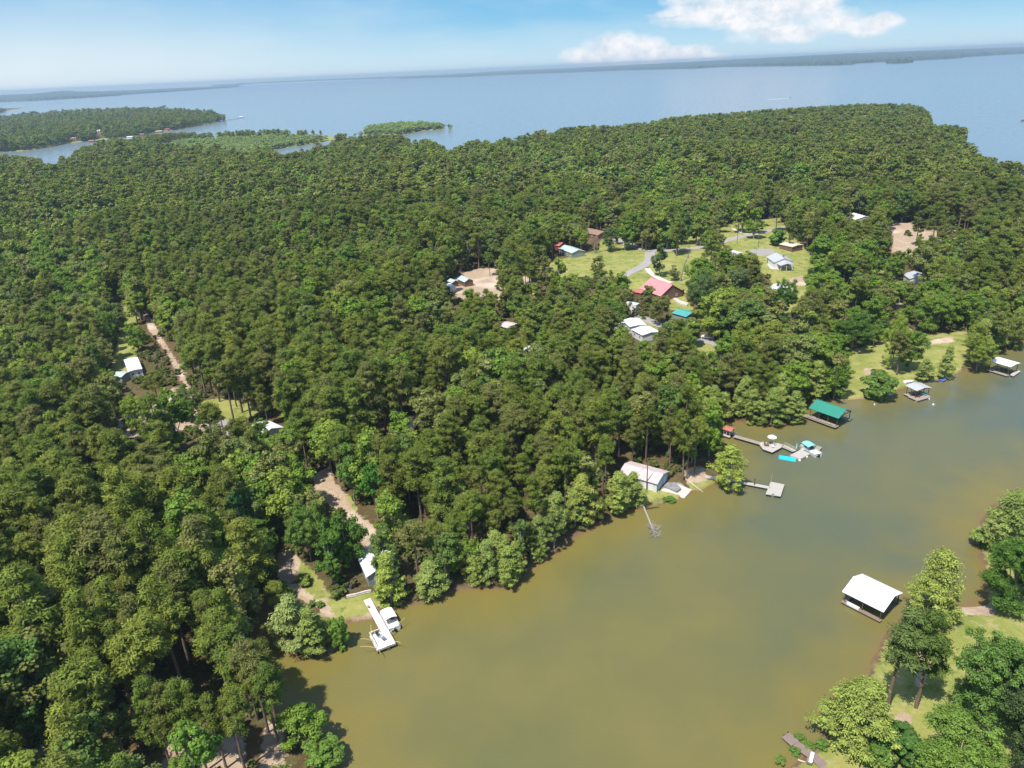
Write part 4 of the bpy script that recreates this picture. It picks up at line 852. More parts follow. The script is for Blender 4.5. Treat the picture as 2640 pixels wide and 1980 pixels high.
# ================================================================== boathouses
gb, gbo, gba, gbl = boathouse('boathouse', 'green roofed open boathouse with railed wooden walkway', (1749,882), (1810.4,903.4), 7.2, 3.5, 5.2, GREEN_M, WOODM, None, 'A', POST, walk=1.6, deckz=.8, rails=True)
MB().box(-4.2, -.12, -1.0, 1.0, .66, .8).obj('landing', WOODM, gb); MB().box(gbl - 3.3, gbl - 1.6, -.55, -.2, .801, 1.2).obj('bench', BAMBOO, gb)
yb, ybo, yba, ybl = boathouse('boathouse', 'small grey roofed boathouse with low front deck and chairs', (1958,834), (1980,844), 5.6, 3.2, 3.7, GREY_M, WOODM, None, 'A', POST, walk=1.0, deckz=.6)
dd = to_local(yb, [(1961.6,857),(1982,866),(2011.6,857.5),(2000,850)], .6); MB().slab(dd, .42, .602).obj('front_deck', WOODM, yb)
chair((*P(1985,858,.62)[:2], .62), .4, BARNRED, 'dark red chair on the deck of the grey roofed boathouse'); 
kt = empty('paddle_boat', (*P(1998,853,.6)[:2], .6), .5); rowboat(kt, AQUA, 2.2, 1.2); tag(kt, 'small turquoise boat resting on the grey roofed boathouse deck', 'boat')
rb_, rbo, rba, rbl = boathouse('boathouse', 'white flat roofed boathouse with long walkway at the right edge', (2137.7,780), (2182,792.7), 5.6, 3.6, 3.9, WHITE_M, WOODM, None, 'A', POST, walk=1.2, deckz=.6)
dd = to_local(rb_, [(2182,809.5),(2189,812.5),(2205,801.8),(2196,797)], .6); MB().slab(dd, .42, .603).obj('end_deck', WOODG, rb_)
wb, wbo, wba, wbl = boathouse('boathouse', 'large brilliant white roofed boathouse standing in the water at lower right', (1823,1279), (1906,1320.5), 7.8, 2.7, 4.1, WHITE_M, WOODB, None, 'A', POST, walk=.7, deckz=.5)
MB().box(1.0, 3.4, -.38, .1, .501, 1.0).obj('storage_box', PLASTICW, wb); MB().box(wbl * .25, wbl * .75, 2.4, 2.6, 2.3, 2.5).obj('lift_beam', GALV, wb)
for i, (y0, m_) in enumerate(((3.2, PLASTICW),)): e_ = empty('motor_boat', (*loc2w(wbo, wba, wbl * .5, y0 + 1), .2), wba); rowboat(e_, m_, 5.4, 2.0); tag(e_, 'white motor boat in the shade under the large white boathouse roof', 'boat')
for (x, y, rz, L_, m_, lab, nm) in [(1922,853,.3,3.0,PLASTICW,'small white dinghy under the bush right of the green boathouse','dinghy'),(1964,826,.2,3.4,PLASTICW,'white upturned boat on the bank behind the grey roofed boathouse','dinghy'),(2038,822,.6,3.4,BLUEP,'dark blue boat shape added for the bluish shadow reflection under the lakeside cypress','rowing_boat'),  # the blue boat is added in place of a bluish shadow reflection
        (1618,576,.2,4.5,PLASTICW,'white boat on a patch of bare ground near the grey roofed house','dinghy'),(2120,781,.8,4.0,PLASTICW,'white boat half hidden behind the white flat roofed boathouse','dinghy')]:
    p = G(x, y) if nm == 'dinghy' else P(x, y, 0); e_ = empty(nm, (p[0], p[1], max(p[2], 0)), rz); rowboat(e_, m_, L_, 1.5); tag(e_, lab, 'boat')
# ================================================================== brown dock at the bottom
dC = empty('dock', (*P(1700,1590,.6)[:2], 0), 0)
for (a_, b_, w_, z_) in (((1697,1587),(1718,1606),1.75,.62),((1718,1606),(1755,1632),1.55,.58),((1755,1632),(1790,1662),1.6,.62),((1790,1662),(1830,1700),1.5,.9)):
    q = to_local(dC, [a_, b_], z_); MB().slab(walk_rect(q[0], q[1], w_), z_ - .14, z_).obj('walkway', WOODB, dC)
posts(dC, to_local(dC, [(1693,1591),(1702,1584),(1714,1610),(1724,1602),(1742,1630),(1752,1620)], 0), -2, .45, POST, .1)
tag(dC, 'dark brown plank dock leading off the bottom edge', 'dock')
bb = empty('dock_box', (*P(1750,1640,.63)[:2], .63), 1.02 + math.pi / 2 + math.pi / 2); MB().box(-1.0, 1.0, -.4, .4, 0, .45).obj('body', WOODB, bb); MB().box(-1.02, 1.02, -.1, .42, .451, .52).obj('lid', PLASTICW, bb); tag(bb, 'brown box with white lid standing on the dark brown dock', 'box')
snag('plank', [P(1724,1641,.1), P(1740,1647,.1)], [.12, .12], DEADW, 'pale plank floating beside the dark brown dock', 'plank')
# ================================================================== village
house('house', 'house with big faded red roof and brown log gable in the village', 'house', (1383,623), (1427.6,639), 12.5, 2.6, 6.6, RED_M, SIDBR, None, 'A', 'R', 'R', clear='open')
house('lean_to', 'low red lean-to roof against the red roofed house', 'shed', (1459,627), (1470,629), 3.2, 2.2, 2.6, RED2, SIDBR, None, 'A', '', '', clear='open')
house('shed', 'small red roofed shed left of the big red roofed house', 'shed', (1369,630), (1385,633), 4, 2.3, 3.0, RED2, SIDBR, None, 'A', '', 'F', clear='open')
house('travel_trailer', 'white grey travel trailer with dark windows below the red roofed house', 'trailer', (1350,655), (1374,659), 2.8, 2.8, 2.95, WHITE_M, SIDW, None, 'A', 'F', '', clear='open', oh=.05)
house('shed', 'shed with half grey half teal roof beside the concrete steps', 'shed', (1453,676), (1482,684), 7, 2.4, 3.2, TEAL_M, SIDG, None, 'A', '', '', clear='open')
house('mobile_home', 'white roofed building topmost of the three below the village road', 'building', (1352,697), (1361,706), 6.5, 2.8, 3.2, WHITE_M, SIDW, 9, 'B', '', '', clear='open')
house('mobile_home', 'white roofed building nearest the camera below the village road', 'building', (1366,712), (1388,724), 7.5, 2.9, 3.4, WHITE_M, SIDW, None, 'A', 'F', '', clear='open')
house('shed', 'white roofed shed leftmost of the three below the village road', 'shed', (1320,697), (1332,702), 4.5, 2.3, 2.7, WHITE_M, SIDW, None, 'A', '', '', clear='open')
vh, vo, va, vl, vg = house('house', 'grey roofed white house with dark shaded porch beside the village lawn', 'house', (1661,557.5), (1673.6,566.5), 9, 3.2, 5.0, GREY_M, SIDW, 11.5, 'B', 'R', 'F', chim=True, clear='open')
gable_roof(MB(), 4.5, 6, 2.6, 3.4).obj('porch_roof', GREY_M, vh, loc=(vl, 1.5, 0)); 
for q in ((vl + 4.3, 1.7), (vl + 4.3, 7.3), (vl + 4.3, 4.5)): MB().box(q[0] - .08, q[0] + .08, q[1] - .08, q[1] + .08, -.3, 2.6).obj('porch_post', PLASTICW, vh)
pad('patio', [(1657,570),(1673,573),(1701,578),(1696,584),(1664,581)], CONC, 'white concrete apron in front of the grey roofed white house', 'patio')
house('carport', 'beige roofed shelter behind the grey roofed white house', 'shed', (1684,527.5), (1711.5,533.5), 8, 2.6, 3.0, BEIGE_M, SIDBR, None, 'A', '', '', clear='open')
house('house', 'house with brilliant white roof alone in the upper right wood', 'house', (1826,467), (1849,474.5), 11, 3, 4.6, WHITE_M, SIDW, None, 'A', 'F', '', clear='open')
house('travel_trailer', 'small white travel trailer beside the utility poles', 'trailer', (1583,545), (1594,548), 3, 2.6, 2.75, WHITE_M, SIDW, 6.5, 'B', 'F', '', clear='open', oh=.05)
house('house', 'house with pale mint green roof at the left end of the village lawn', 'house', (1207,536), (1231,545), 8, 2.8, 4.0, MINT_M, SIDG, 15, 'A', 'F', 'F', clear='open')
house('barn', 'dark red barn behind the mint roofed house', 'barn', (1192,528), (1208,531), 6, 3.0, 4.2, RED2, BARNRED, None, 'A', '', 'F', clear='open')
house('house', 'house with brown shingle roof beside the russet dead tree', 'house', (1256,500), (1292,508), 9, 2.8, 4.4, BROWN_M, SIDBR, None, 'A', 'F', '', clear='open')
house('shed', 'white roofed shed alone in the dark wood above the road bend', 'shed', (1516,458), (1525,462), 6, 2.8, 3.4, WHITE_M, SIDW, None, 'A', '', '', clear='open')
house('shed', 'long pale roofed brown shed at the sandy clearing', 'shed', (989,602), (1004,609), 4.5, 2.6, 3.8, MINT_M, SIDBR, None, 'A', '', 'F', clear='open')
house('shed', 'small pale roofed shed left of the long shed at the sandy clearing', 'shed', (967,606.5), (977,610.5), 3.4, 2.4, 3.1, MINT_M, SIDBR, None, 'A', '', '', clear='open')
house('travel_trailer', 'grey white trailer at the corner of the sandy clearing', 'trailer', (960,614), (972,621), 3, 2.3, 2.45, WHITE_M, SIDW, None, 'A', 'F', '', clear='open', oh=.05)
house('house', 'white roofed house seen through oak branches near the right shore lawn', 'house', (1842,686), (1876,689), 8, 2.8, 4.0, WHITE_M, SIDW, None, 'A', 'F', '', clear=True)
house('house', 'pale grey roofed house among trees right of the village', 'house', (1952,592), (1966,602), 9, 2.8, 4.2, GREY_M, SIDW, None, 'A', 'F', '', clear='open')
house('house', 'white house half hidden under the broad tree below the grey roofed house', 'house', (1660,620), (1676,628), 8, 2.8, 4.0, WHITE_M, SIDW, None, 'A', 'F', '', clear=True)
# left side
lt, lo_, la, ll, lg = house('travel_trailer', 'long white trailer beside the narrow lawn on the left', 'trailer', (268,778), (277,803), 4.6, 2.9, 3.1, WHITE_M, SIDW, None, 'A', 'R', '', clear='open', oh=.1)
house('shed', 'shed with pale green white roof below the long white trailer', 'shed', (243,812), (262,814), 4.5, 2.4, 3.0, MINT_M, SIDG, None, 'A', '', '', clear='open')
house('house', 'white roofed house seen through branches beside the small lawn on the left', 'house', (533,930), (562,944), 7.5, 2.8, 4.0, WHITE_M, SIDW, None, 'A', '', '', clear=True)
house('shed', 'small cream roofed shed in the pine wood right of the sandy path', 'shed', (867,922), (892,927), 4.5, 2.5, 3.2, BEIGE_M, SIDBR, None, 'A', '', '', clear='open')
house('shed', 'brown pink roofed shed deep in the middle wood', 'shed', (1078,704), (1102,709), 6, 2.6, 3.4, PINKW, SIDBR, None, 'A', '', '', clear=True)
house('shed', 'tiny white roofed shed in the wood at upper left', 'shed', (118,545), (127,547), 4, 2.6, 3.2, WHITE_M, SIDW, None, 'A', '', '', clear='open')
house('shed', 'small white roofed shed in the wood left of the white buildings', 'shed', (1122,752), (1142,759), 4, 2.4, 3.0, WHITE_M, SIDW, None, 'A', '', '', clear=True)
def car(x, y, rz, label, m=PLASTICW):
    p = G(x, y); e = empty('parked_car', p, rz); b = MB()
    prof = [(-2.2, .35), (-2.25, .85), (-1.5, 1.0), (-1.0, 1.45), (.7, 1.45), (1.25, 1.0), (2.1, .85), (2.2, .35)]
    for s, w_ in ((0, .88),): v = [(x_, -w_, z_) for x_, z_ in prof] + [(x_, w_, z_) for x_, z_ in prof]; n = len(prof); b.add(v, [list(range(n))[::-1], list(range(n, 2 * n))] + [[i, (i + 1) % n, n + (i + 1) % n, n + i] for i in range(n)])
    b.obj('body', m, e, .06); g = MB(); g.box(-1.2, .95, -.895, .895, 1.03, 1.3); g.obj('windows', DARK, e)
    for x_ in (-1.4, 1.4):
        for y_ in (-.8, .8): t = MB().tube([(x_, y_ - .1, .33), (x_, y_ + .1, .33)], [.33, .33], 12); t.obj('wheel', BLACK, e)
    return tag(e, label, 'car')
car(1763, 708, .6, 'small white car parked at the wood edge right of the village'); car(1527, 731, 2.6, 'white car parked beside the lower village road'); car(1290, 600, 1.2, 'pale car parked on the lawn below the mint roofed house', ALU)
pad('steps', [(1450,643),(1456,641),(1470,651),(1487,657),(1484,662),(1466,657)], CONC, 'pale winding concrete steps beside the big red roofed house', 'steps')
pad('slab', [(1700,688),(1716,680),(1722,683),(1706,692)], CONC, 'pale pink concrete slab at the foot of the village lawn', 'slab')
# roads
def road(name, pts, w, m, up=.06):
    w_ = [G(x, y) for x, y in pts]; P_ = []
    for i in range(len(w_) - 1):
        n = max(2, int(np.linalg.norm(w_[i + 1] - w_[i]) / 2.5))
        for k_ in range(n): P_.append(w_[i] + (w_[i + 1] - w_[i]) * k_ / n)
    P_.append(w_[-1]); P_ = np.array(P_); 
    for _ in range(6): P_[1:-1] = (P_[:-2] + 2 * P_[1:-1] + P_[2:]) / 4
    T_ = np.gradient(P_, axis=0)[:, :2]; T_ /= np.linalg.norm(T_, axis=1, keepdims=True) + 1e-9; Nn = np.stack([-T_[:, 1], T_[:, 0]], 1); V = []; K_ = 5
    rg = np.random.default_rng(len(pts)); jw = 1 + rg.normal(size=(len(P_), 2)) * .05
    for i in range(len(P_)):
        for j in range(K_):
            s = (j / (K_ - 1) - .5) * w * jw[i, 0 if j < K_ / 2 else 1]; q = P_[i, :2] + Nn[i] * s; V.append((q[0], q[1], 0))
    V = np.array(V); V[:, 2] = gz(V[:, 0], V[:, 1]) + up
    idx = np.arange(len(V)).reshape(-1, K_); F = np.stack([idx[:-1, :-1], idx[:-1, 1:], idx[1:, 1:], idx[1:, :-1]], -1).reshape(-1, 4)[:, ::-1]
    return tag(mobj(name, mesh_from(name, V, F, [m], smooth=True)), kind='structure')
road('road', [(1325,515),(1345,524),(1372,533),(1400,541),(1430,543),(1481,539),(1528,532),(1570,519),(1626.7,506),(1665,497),(1700,490)], 5.5, ASPH)
road('road', [(1404,545),(1404,562),(1390,575),(1364,587),(1345,597)], 5.5, ASPH, .12)
road('path', [(1398,580),(1404,592),(1424.7,604),(1450,612)], 3, CONC, .16)
road('path', [(1583,494),(1595,502),(1612,507),(1626,506)], 2.6, CONC, .16)
road('road', [(1335,662),(1352.6,675),(1380,684),(1405,694),(1450,712),(1502.5,731.6),(1550,743),(1592,752),(1620,757)], 5, ASPH)
# ================================================================== far side houses, jetties and boats on the lake
for (x, y, m_, wm, lab, L_, D_, e_, r_) in [(153,301,RED_M,SIDW,'red roofed house at the waterside of the far peninsula',10,7,3,4.6),(211,291,BEIGE_M,mat('yellow_cream_wall',(.70,.62,.36),.8,.06,1),'tall cream yellow house on the far peninsula',7,7,9,12),(192,306,RED2,SIDBR,'low red roofed boathouse leftmost at the far peninsula shore',10,6,2.6,3.6),
        (274,298,WHITE_M,SIDW,'white roofed boathouse at the far peninsula shore',11,8,3,4),(302,292,RED2,SIDBR,'red roofed boathouse right of the white one at the far peninsula',9,7,3,4),(356,281,RED2,SIDBR,'red roofed boathouse rightmost at the far peninsula shore',10,7,3,4.2),(336,285,BEIGE_M,SIDBR,'tan roofed hut on the bare bank of the far peninsula',14,8,2.5,3.5)]:
    a = P(x, y + 1.0, 1.0); nm = 'boathouse' if 'boathouse' in lab else 'house'
    r = empty(nm, (a[0], a[1], .6), .12); gable_walls(L_, D_, e_, r_).obj('wall', wm, r); gable_roof(MB(), L_, D_, e_, r_, .5, .2).obj('roof', m_, r); window(r, L_ * .3, 0, e_ * .4, 1.6, e_ * .35, 'F'); window(r, L_ * .7, 0, e_ * .4, 1.6, e_ * .35, 'F'); tag(r, lab, nm)
    foot(a[0] + L_ / 2, a[1] + D_ / 2, 16); BLD.append([(x - 1, y - 6), (x + 8, y - 6), (x + 8, y + 2), (x - 1, y + 2)])
    foot(a[0] + L_ / 2, a[1] - 15, 14)
j0 = P(487, 261, 0); j1 = P(521, 255.2, 0); e_ = empty('jetty', (j0[0], j0[1], 0)); d_ = j1 - j0; MB().slab(walk_rect((0, 0), d_, 2.5), 1.0, 1.4).obj('walkway', WOODM, e_)
posts(e_, [tuple((d_ * t)[:2]) for t in np.linspace(0, 1, 8)], -2, 1.0, POST, .25); MB().slab(walk_rect(d_ * .97, d_ * 1.08, 10), 1.0, 1.5).obj('platform', WOODG, e_); gable_roof(MB(), 10, 8, 4, 5).obj('roof', WHITE_M, e_, loc=(d_[0] - 4, d_[1] - 4, 0))
posts(e_, [(d_[0] - 3, d_[1] - 3), (d_[0] + 5, d_[1] - 3), (d_[0] - 3, d_[1] + 3), (d_[0] + 5, d_[1] + 3)], -2, 4, POST, .2)
tag(e_, 'long thin jetty with small white roof off the tip of the far peninsula', 'jetty')
FOAM = mat('white_foam', (.85, .88, .9), .9, .1, .3)
for (x, y, rz, m_, lab, L_) in [(1707, 212, .5, PLASTICW, 'white speedboat far out on the lake trailing foam', 9), (2209, 262, .2, RED2, 'red hulled boat on the lake at the right edge', 9), (1176, 300, .0, PLASTICW, '', 0)]:
    if not L_: continue
    a = P(x, y, 0); e_ = empty('speedboat', (a[0], a[1], .1), rz); rowboat(e_, m_, L_, 3.2); MB().box(-1.5, 1.2, -1.0, 1.0, .9, 1.9).obj('windscreen', DARK, e_, .1); tag(e_, lab, 'boat', 'boats out on the lake')
    if m_ is PLASTICW: wk = tag(mobj('wake', mesh_from('wake', [(-4, 1.2, .12), (-30, 4, .08), (-75, 7, .05), (-75, 2, .05), (-30, -1, .08), (-4, -1.2, .12)], np.array([[0, 1, 4, 5], [1, 2, 3, 4]]), [FOAM])), kind='structure'); wk.location = (a[0], a[1], 0); wk.rotation_euler = (0, 0, rz)
# ================================================================== trees placed by hand
def snag_shape(seed, lod, H=12.0):
    rg = np.random.default_rng(seed); tr = tube([(0, 0, -.5), (.1, 0, H * .4), (.3, .1, H * .9)], [.28, .2, .05], 6); br = []
    for i in range(34 if lod == 0 else 12):
        z = H * rg.uniform(.3, .95); a = rg.random() * 6.28; l = (1.15 - z / H) * H * .42 * rg.uniform(.5, 1.1) + .4; q = np.array([.1, 0, z]); d = np.array([math.cos(a), math.sin(a), rg.uniform(.4, 1.1)]); e = q + d * l
        br.append(tube([q, q + d * l * .5, e], [.09, .06, .02], 3))
        for _ in range(5): p = q + d * l * rg.uniform(.35, .95); d2 = d + rg.normal(size=3) * .6; br.append(tube([p, p + d2 * l * .35], [.05, .02], 3))
    return join(br), tr
make_kind('snag', [(lambda lod, s=s: snag_shape(500 + s, lod)) for s in range(2)], DEADG, DEADG); make_kind('russet', [(lambda lod, s=s: snag_shape(520 + s, lod)) for s in range(1)], DEADR, DEADG)
BASEH.update(snag=12, russet=12); BASER.update(snag=4, russet=4)
def hero(key, x, y, h, r, label, name=None, sup=.75):
    g = G(x, y); z = max(g[2], 0) if g[2] > 0 else -.3; vi = len(HERO) % len(KIND[key]['crown'])
    HERO.append((key, vi, g[0], g[1], z - .1, (len(HERO) * 2.4) % 6.28, (r / BASER[key], r / BASER[key], h / BASEH[key]), label, name)); HEROXY.append((g[0], g[1], r * sup + 1.2))
for h in [
 ('cypress',640,1398,12.5,4.0,'big feathery pale cypress on the point left of the white dock'),('cypress',680,1412,10,3.6,'lower dark based cypress at the front of the point left of the dock'),('cypress',622,1380,9,2.6,'slim cypress nearest the muddy inlet on the point'),
 ('shrub',735,1396,6.5,2.2,'bright yellow green upright shrub at the tip of the point'),('pine',600,1342,10,2.3,'slender small pine standing in the muddy inlet'),
 ('cypress',846,1306,12,3.8,'pale yellow green cypress right of the cabin beside the pontoon boat'),('broadleaf',838,1252,14,3.6,'leafy light green tree against the right side of the cabin'),('cypress',935,1286,9,3.8,'low spreading cypress on the shore right of the pontoon boat'),
 ('bigleaf',672,1212,15,4.6,'broad dark green tree above the upturned canoe'),('broadleaf',722,1264,13,4.2,'dark leafy tree at the lawn edge left of the cabin'),('broadleaf',752,1226,16,4.2,'tall dark leafy tree shading the left wall of the cabin'),('broadleaf',700,1190,15,4.0,'leafy tree behind the one above the canoe'),
 ('broadleaf',768,1092,18,3.4,'tall bright green tree beside the sandy path'),('broadleaf',817,1120,15,3.0,'narrow bright green tree right of the tall one by the sandy path'),('broadleaf',852,1196,18,4.4,'large light green tree above the white roofed cabin'),
 ('broadleaf',538,1212,18,3.4,'tall bluish green tree at the left edge of the cabin clearing'),('broadleaf',566,1262,13,3.8,'dark leafy tree left of the bare grey bush'),('broadleaf',530,1290,12,3.8,'leafy tree above the muddy inlet on the left'),
 ('broadleaf',662,1608,8.5,4.2,'bright leafy tree leaning over the water at the bottom left'),('shrub',700,1650,4,2.8,'round yellow green bush at the water on the bottom edge'),
 ('pine',370,1656,19,2.6,'tall pine leftmost in front of the sandy bank'),('pine',393,1664,18,2.4,'tall pine second from left in front of the sandy bank'),('pine',425,1652,19,2.7,'tall straight pine on the sandy bank with long bare trunk'),('pine',447,1664,18,2.5,'tall pine just right of the straight one on the sandy bank'),('pine',489,1660,16,2.6,'pine on the bright middle of the sandy bank'),('pine',530,1664,17,2.8,'pine at the right side of the sandy bank'),
 ('pine',580,1582,20,3.0,'tall pine at the shore above the bright leafy tree'),('pine',598,1562,18,2.8,'pine nearest the water shadow at lower left'),('pine',600,1600,17,2.6,'lower pine beside the small bare sandy patch'),
 ('pine',1474,1038,21,2.9,'tall pine with long bare trunk behind the boat ramp'),('pine',1484,1034,17,2.4,'thinner pine just right of the tall bare trunked pine'),('pine',1446,1012,19,2.8,'tall pine behind the ridge of the pinkish roof'),('pine',1395,998,18,2.6,'pine behind the left end of the pinkish roof'),('pine',1500,1022,17,2.6,'dark pine right of the boat ramp'),
 ('cypress',1573,1056,14,4.0,'bright yellow green cypress standing in the water at the grey dock'),('cypress',1335,1108,12,3.8,'leafy cypress on the shore left of the fallen tree'),('cypress',1366,1090,9.5,3.2,'bright cypress overlapping the left end of the garage'),
 ('cypress',1712,914,10,3.4,'cypress overhanging the water left of the green boathouse'),('cypress',1665,918,13,3.6,'tall cypress behind the floating platform'),('cypress',1625,914,12,3.2,'cypress right of the small red roofed shelter'),('broadleaf',1800,862,13,4.4,'leafy tree behind the green roofed boathouse'),('cypress',1760,868,13,3.8,'cypress rising directly behind the green roof'),
 ('broadleaf',1424,597,17,4.2,'lone dark leafy tree on the village lawn at the road fork'),('broadleaf',1535,577,17,4.2,'leafy tree on the lawn right of the leaning snag'),('bigleaf',1520,690,19,8.0,'huge rounded dark tree right of the big red roofed house'),('bigleaf',1607,725,17,6.0,'bright rounded tree in the middle of the lower village'),
 ('bigleaf',1590,650,15,6.0,'pale grey green spreading tree left of the grey roofed house'),('bigleaf',1690,692,17,5.2,'dark broad tree on the left of the village lawn'),('broadleaf',1760,634,15,4.2,'narrow dark tree on the right edge of the village lawn'),('broadleaf',1703,536,16,3.5,'tall conical leafy tree behind the beige roof'),('broadleaf',1735,532,15,4.0,'tall leafy tree right of the conical one behind the beige roof'),('shrub',1678,529,8,4.6,'yellowish rounded tree left of the beige roof'),
 ('bigleaf',1838,757,13,7.4,'wide dark oak at the top of the lakeside lawn'),('bigleaf',1926,796,19,4.6,'tall bright leafy tree on the lakeside lawn'),('bigleaf',1964,800,14,5.2,'leafy tree on the lawn behind the grey roofed boathouse'),('shrub',1894,858,7.5,5.0,'low spreading bush overhanging the water right of the green boathouse'),('cypress',1995,822,8,3.2,'cypress just behind the grey roofed boathouse'),('cypress',2040,818,11,3.2,'slender pointed cypress on the lakeside lawn shore'),('bigleaf',2108,802,13,5.4,'rounded tree on the shore left of the white flat roofed boathouse'),('bigleaf',2180,752,12,5.4,'leafy tree overhanging the white flat roofed boathouse'),('bigleaf',2010,716,14,7.5,'wide grey green oak behind the right shore lawn'),
 ('bigleaf',1255,542,13,5.0,'round oak beside the brown shingle house'),('bigleaf',1165,548,13,5.2,'rounded oak left of the mint roofed house'),('bigleaf',1318,543,13,5.2,'dark rounded oak at the left end of the village road'),('shrub',1442,537,9,5.2,'bushy tree beyond the road fork'),('broadleaf',1290,592,9,4.0,'small tree on the lawn below the village road'),
 ('bigleaf',306,952,14,5.4,'spreading tree with bare leaning trunk on the sandy clearing at left'),('pine',346,886,14,3.6,'pine in the middle of the sandy clearing at left'),('bigleaf',414,912,12,4.8,'dark oak at the right side of the left sandy clearing'),('bigleaf',240,745,14,4.6,'bright leafy tree left of the narrow lawn'),('broadleaf',302,760,14,3.8,'leafy tree between narrow lawn and dirt track'),
 ('bigcypress',2008,1346,17,5.2,'tall full cypress right of the large white boathouse'),('pine',1916,1532,21,4.4,'thin tall grey green pine on the near bank of the cove'),('pine',1978,1528,20,4.2,'dark tall pine beside the near lawn'),('bigcypress',1850,1604,13,6.2,'broad bright cypress at the water above the brown dock'),('bigleaf',2118,1590,19,6.8,'very large green tree on the near lawn at lower right'),('bigleaf',2050,1712,13,6.4,'large low leafy tree on the bottom edge at right'),('shrub',1930,1630,6,3.8,'dense dark rounded bush on the near lawn'),('shrub',1893,1652,4,2.0,'small bright sapling on the near lawn at the bottom edge'),('bigleaf',2205,1660,15,6.0,'leafy tree in the bottom right corner'),
 ('bigcypress',2176,1190,15,6.4,'big bright cypress at the right edge of the cove'),('bigleaf',2176,1318,15,6.4,'dark leafy tree above the small beach at the right edge'),('shrub',2114,1176,3,2.4,'yellow bush standing in the shallows at the right edge'),
 ('cypress',175,1134,17,4.0,'bright yellow green tree top in the dark wood at far left'),('cypress',215,1142,17,4.0,'bright yellow green tree right of its twin in the dark wood'),('bigcypress',62,1116,17,4.4,'yellowish tree top nearest the left edge'),('bigcypress',307,1200,17,4.2,'yellow green tree in the dark wood above the inlet'),
 ('snag',633,1251,3.8,2.2,'bare grey bush beside the upturned canoe','bare_bush'),('snag',945,590,15,4,'bare pale dead tree in the upper middle wood','dead_tree'),('snag',1013,575,14,3.6,'grey bare dead tree in the wood right of the pale one','dead_tree'),('russet',1284,547,10,4.2,'russet brown dead tree beside the brown shingle house','dead_tree'),
 ('russet',1395,300,19,6,'reddish bare tree crown in the far wood nearest the skyline','dead_tree'),('russet',1820,292,19,6,'reddish bare tree in the far wood at right','dead_tree'),('russet',1310,345,18,6,'reddish bare tree crown in the far middle wood','dead_tree')]:
    hero(*h[:6], name=h[6] if len(h) > 6 else None)
for (x, y, h_, r_, lab) in [(675,1308,1.1,.8,'small round dark bush left of its twin on the lawn by the inlet'),(692,1309,1.2,.85,'small round bush right of its twin on the lawn by the inlet'),(658,1262,2.2,1.6,'dark round bush beside the upturned canoe'),(613,1282,2.0,1.7,'yellow green bush at the left edge of the cabin lawn'),(624,1288,1.8,1.5,'yellow green bush nearest the big cypress'),
    (1726,1597,1.2,1.0,'small green bush in the water right of the brown dock tip'),(1745,1614,1.2,.9,'small green bush in the water beside the middle of the brown dock'),(1716,1625,1.2,1.0,'small green bush left of the brown dock'),(1775,1614,1.3,1.1,'small round bush in the shallows below the broad cypress'),(1684,1648,1.3,.9,'tiny lone bush in the water at the bottom edge'),
    (1445,1082,.9,1.6,'low green weeds on the bank left of the boat ramp'),(1560,1010,3,2,'bush at the foot of the walkway behind the shore cypress')]:
    hero('shrub', x, y, h_, r_, lab, sup=.3)
for (k_, x, y, h_, r_, lab) in [('broadleaf',566,990,13,4.2,'leafy tree half covering the white roof beside the left lawn'),('broadleaf',528,985,12,3.8,'leafy tree in front of the left end of that white roof'),('broadleaf',1345,690,13,4.6,'leafy tree left of the white roofed buildings below the road'),('broadleaf',1425,700,12,5,'light green tree just right of the white roofed buildings'),('broadleaf',1240,640,12,4.2,'leafy tree at the left lower corner of the village lawn'),
  ('broadleaf',1300,628,10,3.4,'slim leafy tree at the lower edge of the village lawn'),('broadleaf',1338,642,12,4,'leafy tree left of the small red roofed shed'),('broadleaf',1402,668,10,4.4,'low leafy tree in front of the big red roofed house'),('broadleaf',1455,606,8,3,'small pale tree behind the ridge of the big red roofed house'),
  ('broadleaf',1745,690,12,4.6,'rounded tree at the lower right of the village lawn'),('broadleaf',1790,640,12,4.6,'bright leafy tree right of the narrow dark lawn edge tree'),('broadleaf',1810,600,12,4.4,'leafy tree in the open yard right of the village'),('broadleaf',1870,655,12,5,'wide leafy tree behind the white roof by the right shore lawn'),('pine',1120,672,20,3.2,'lone tall pine with bare trunk below the sandy clearing')]:
    hero(k_ if r_ < 4.5 else 'bigleaf', x, y, h_, r_, lab)
e_ = snag('dead_tree', [G(1469,607), G(1469,607) + [1.8, .6, 7.5], G(1469,607) + [4.6, 1.0, 15]], [.35, .28, .1], BARKG, 'leaning bare snag on the village lawn', 'dead tree', 26, 1.6, 9, .35)
# trees standing right along the cove edge, boughs over the water
SH = []
def shore_row(pts, step, inset=.8):
    w_ = [P(x, y, 0)[:2] for x, y in pts]
    for i in range(len(w_) - 1):
        d = w_[i + 1] - w_[i]; l = np.linalg.norm(d); n = max(1, int(round(l / step))); nn = np.array([-d[1], d[0]]) / l
        for k_ in range(n): SH.append(w_[i] + d * (k_ + RNG.uniform(.1, .9)) / n + nn * RNG.uniform(inset, inset + 2.2))
shore_row([(870,1309),(898,1303),(940,1292),(968,1283),(990,1272),(1030,1272),(1065,1274),(1106,1270),(1120,1258),(1150,1228),(1195,1200),(1240,1160),(1290,1135),(1345,1106),(1385,1095)], 3.6)
shore_row([(1556,1000),(1548,960),(1546,930)], 4); shore_row([(1600,914),(1659,923),(1700,919),(1722,905),(1734,880),(1775,868)], 4.2); shore_row([(2075,803),(2110,792),(2130,772),(2170,756),(2212,741),(2330,705)], 4.5)
shore_row([(690,1560),(640,1548),(598,1540),(575,1500),(560,1450),(548,1410),(545,1370),(556,1338)], 4.0, 1.5)
SH = np.array(SH)
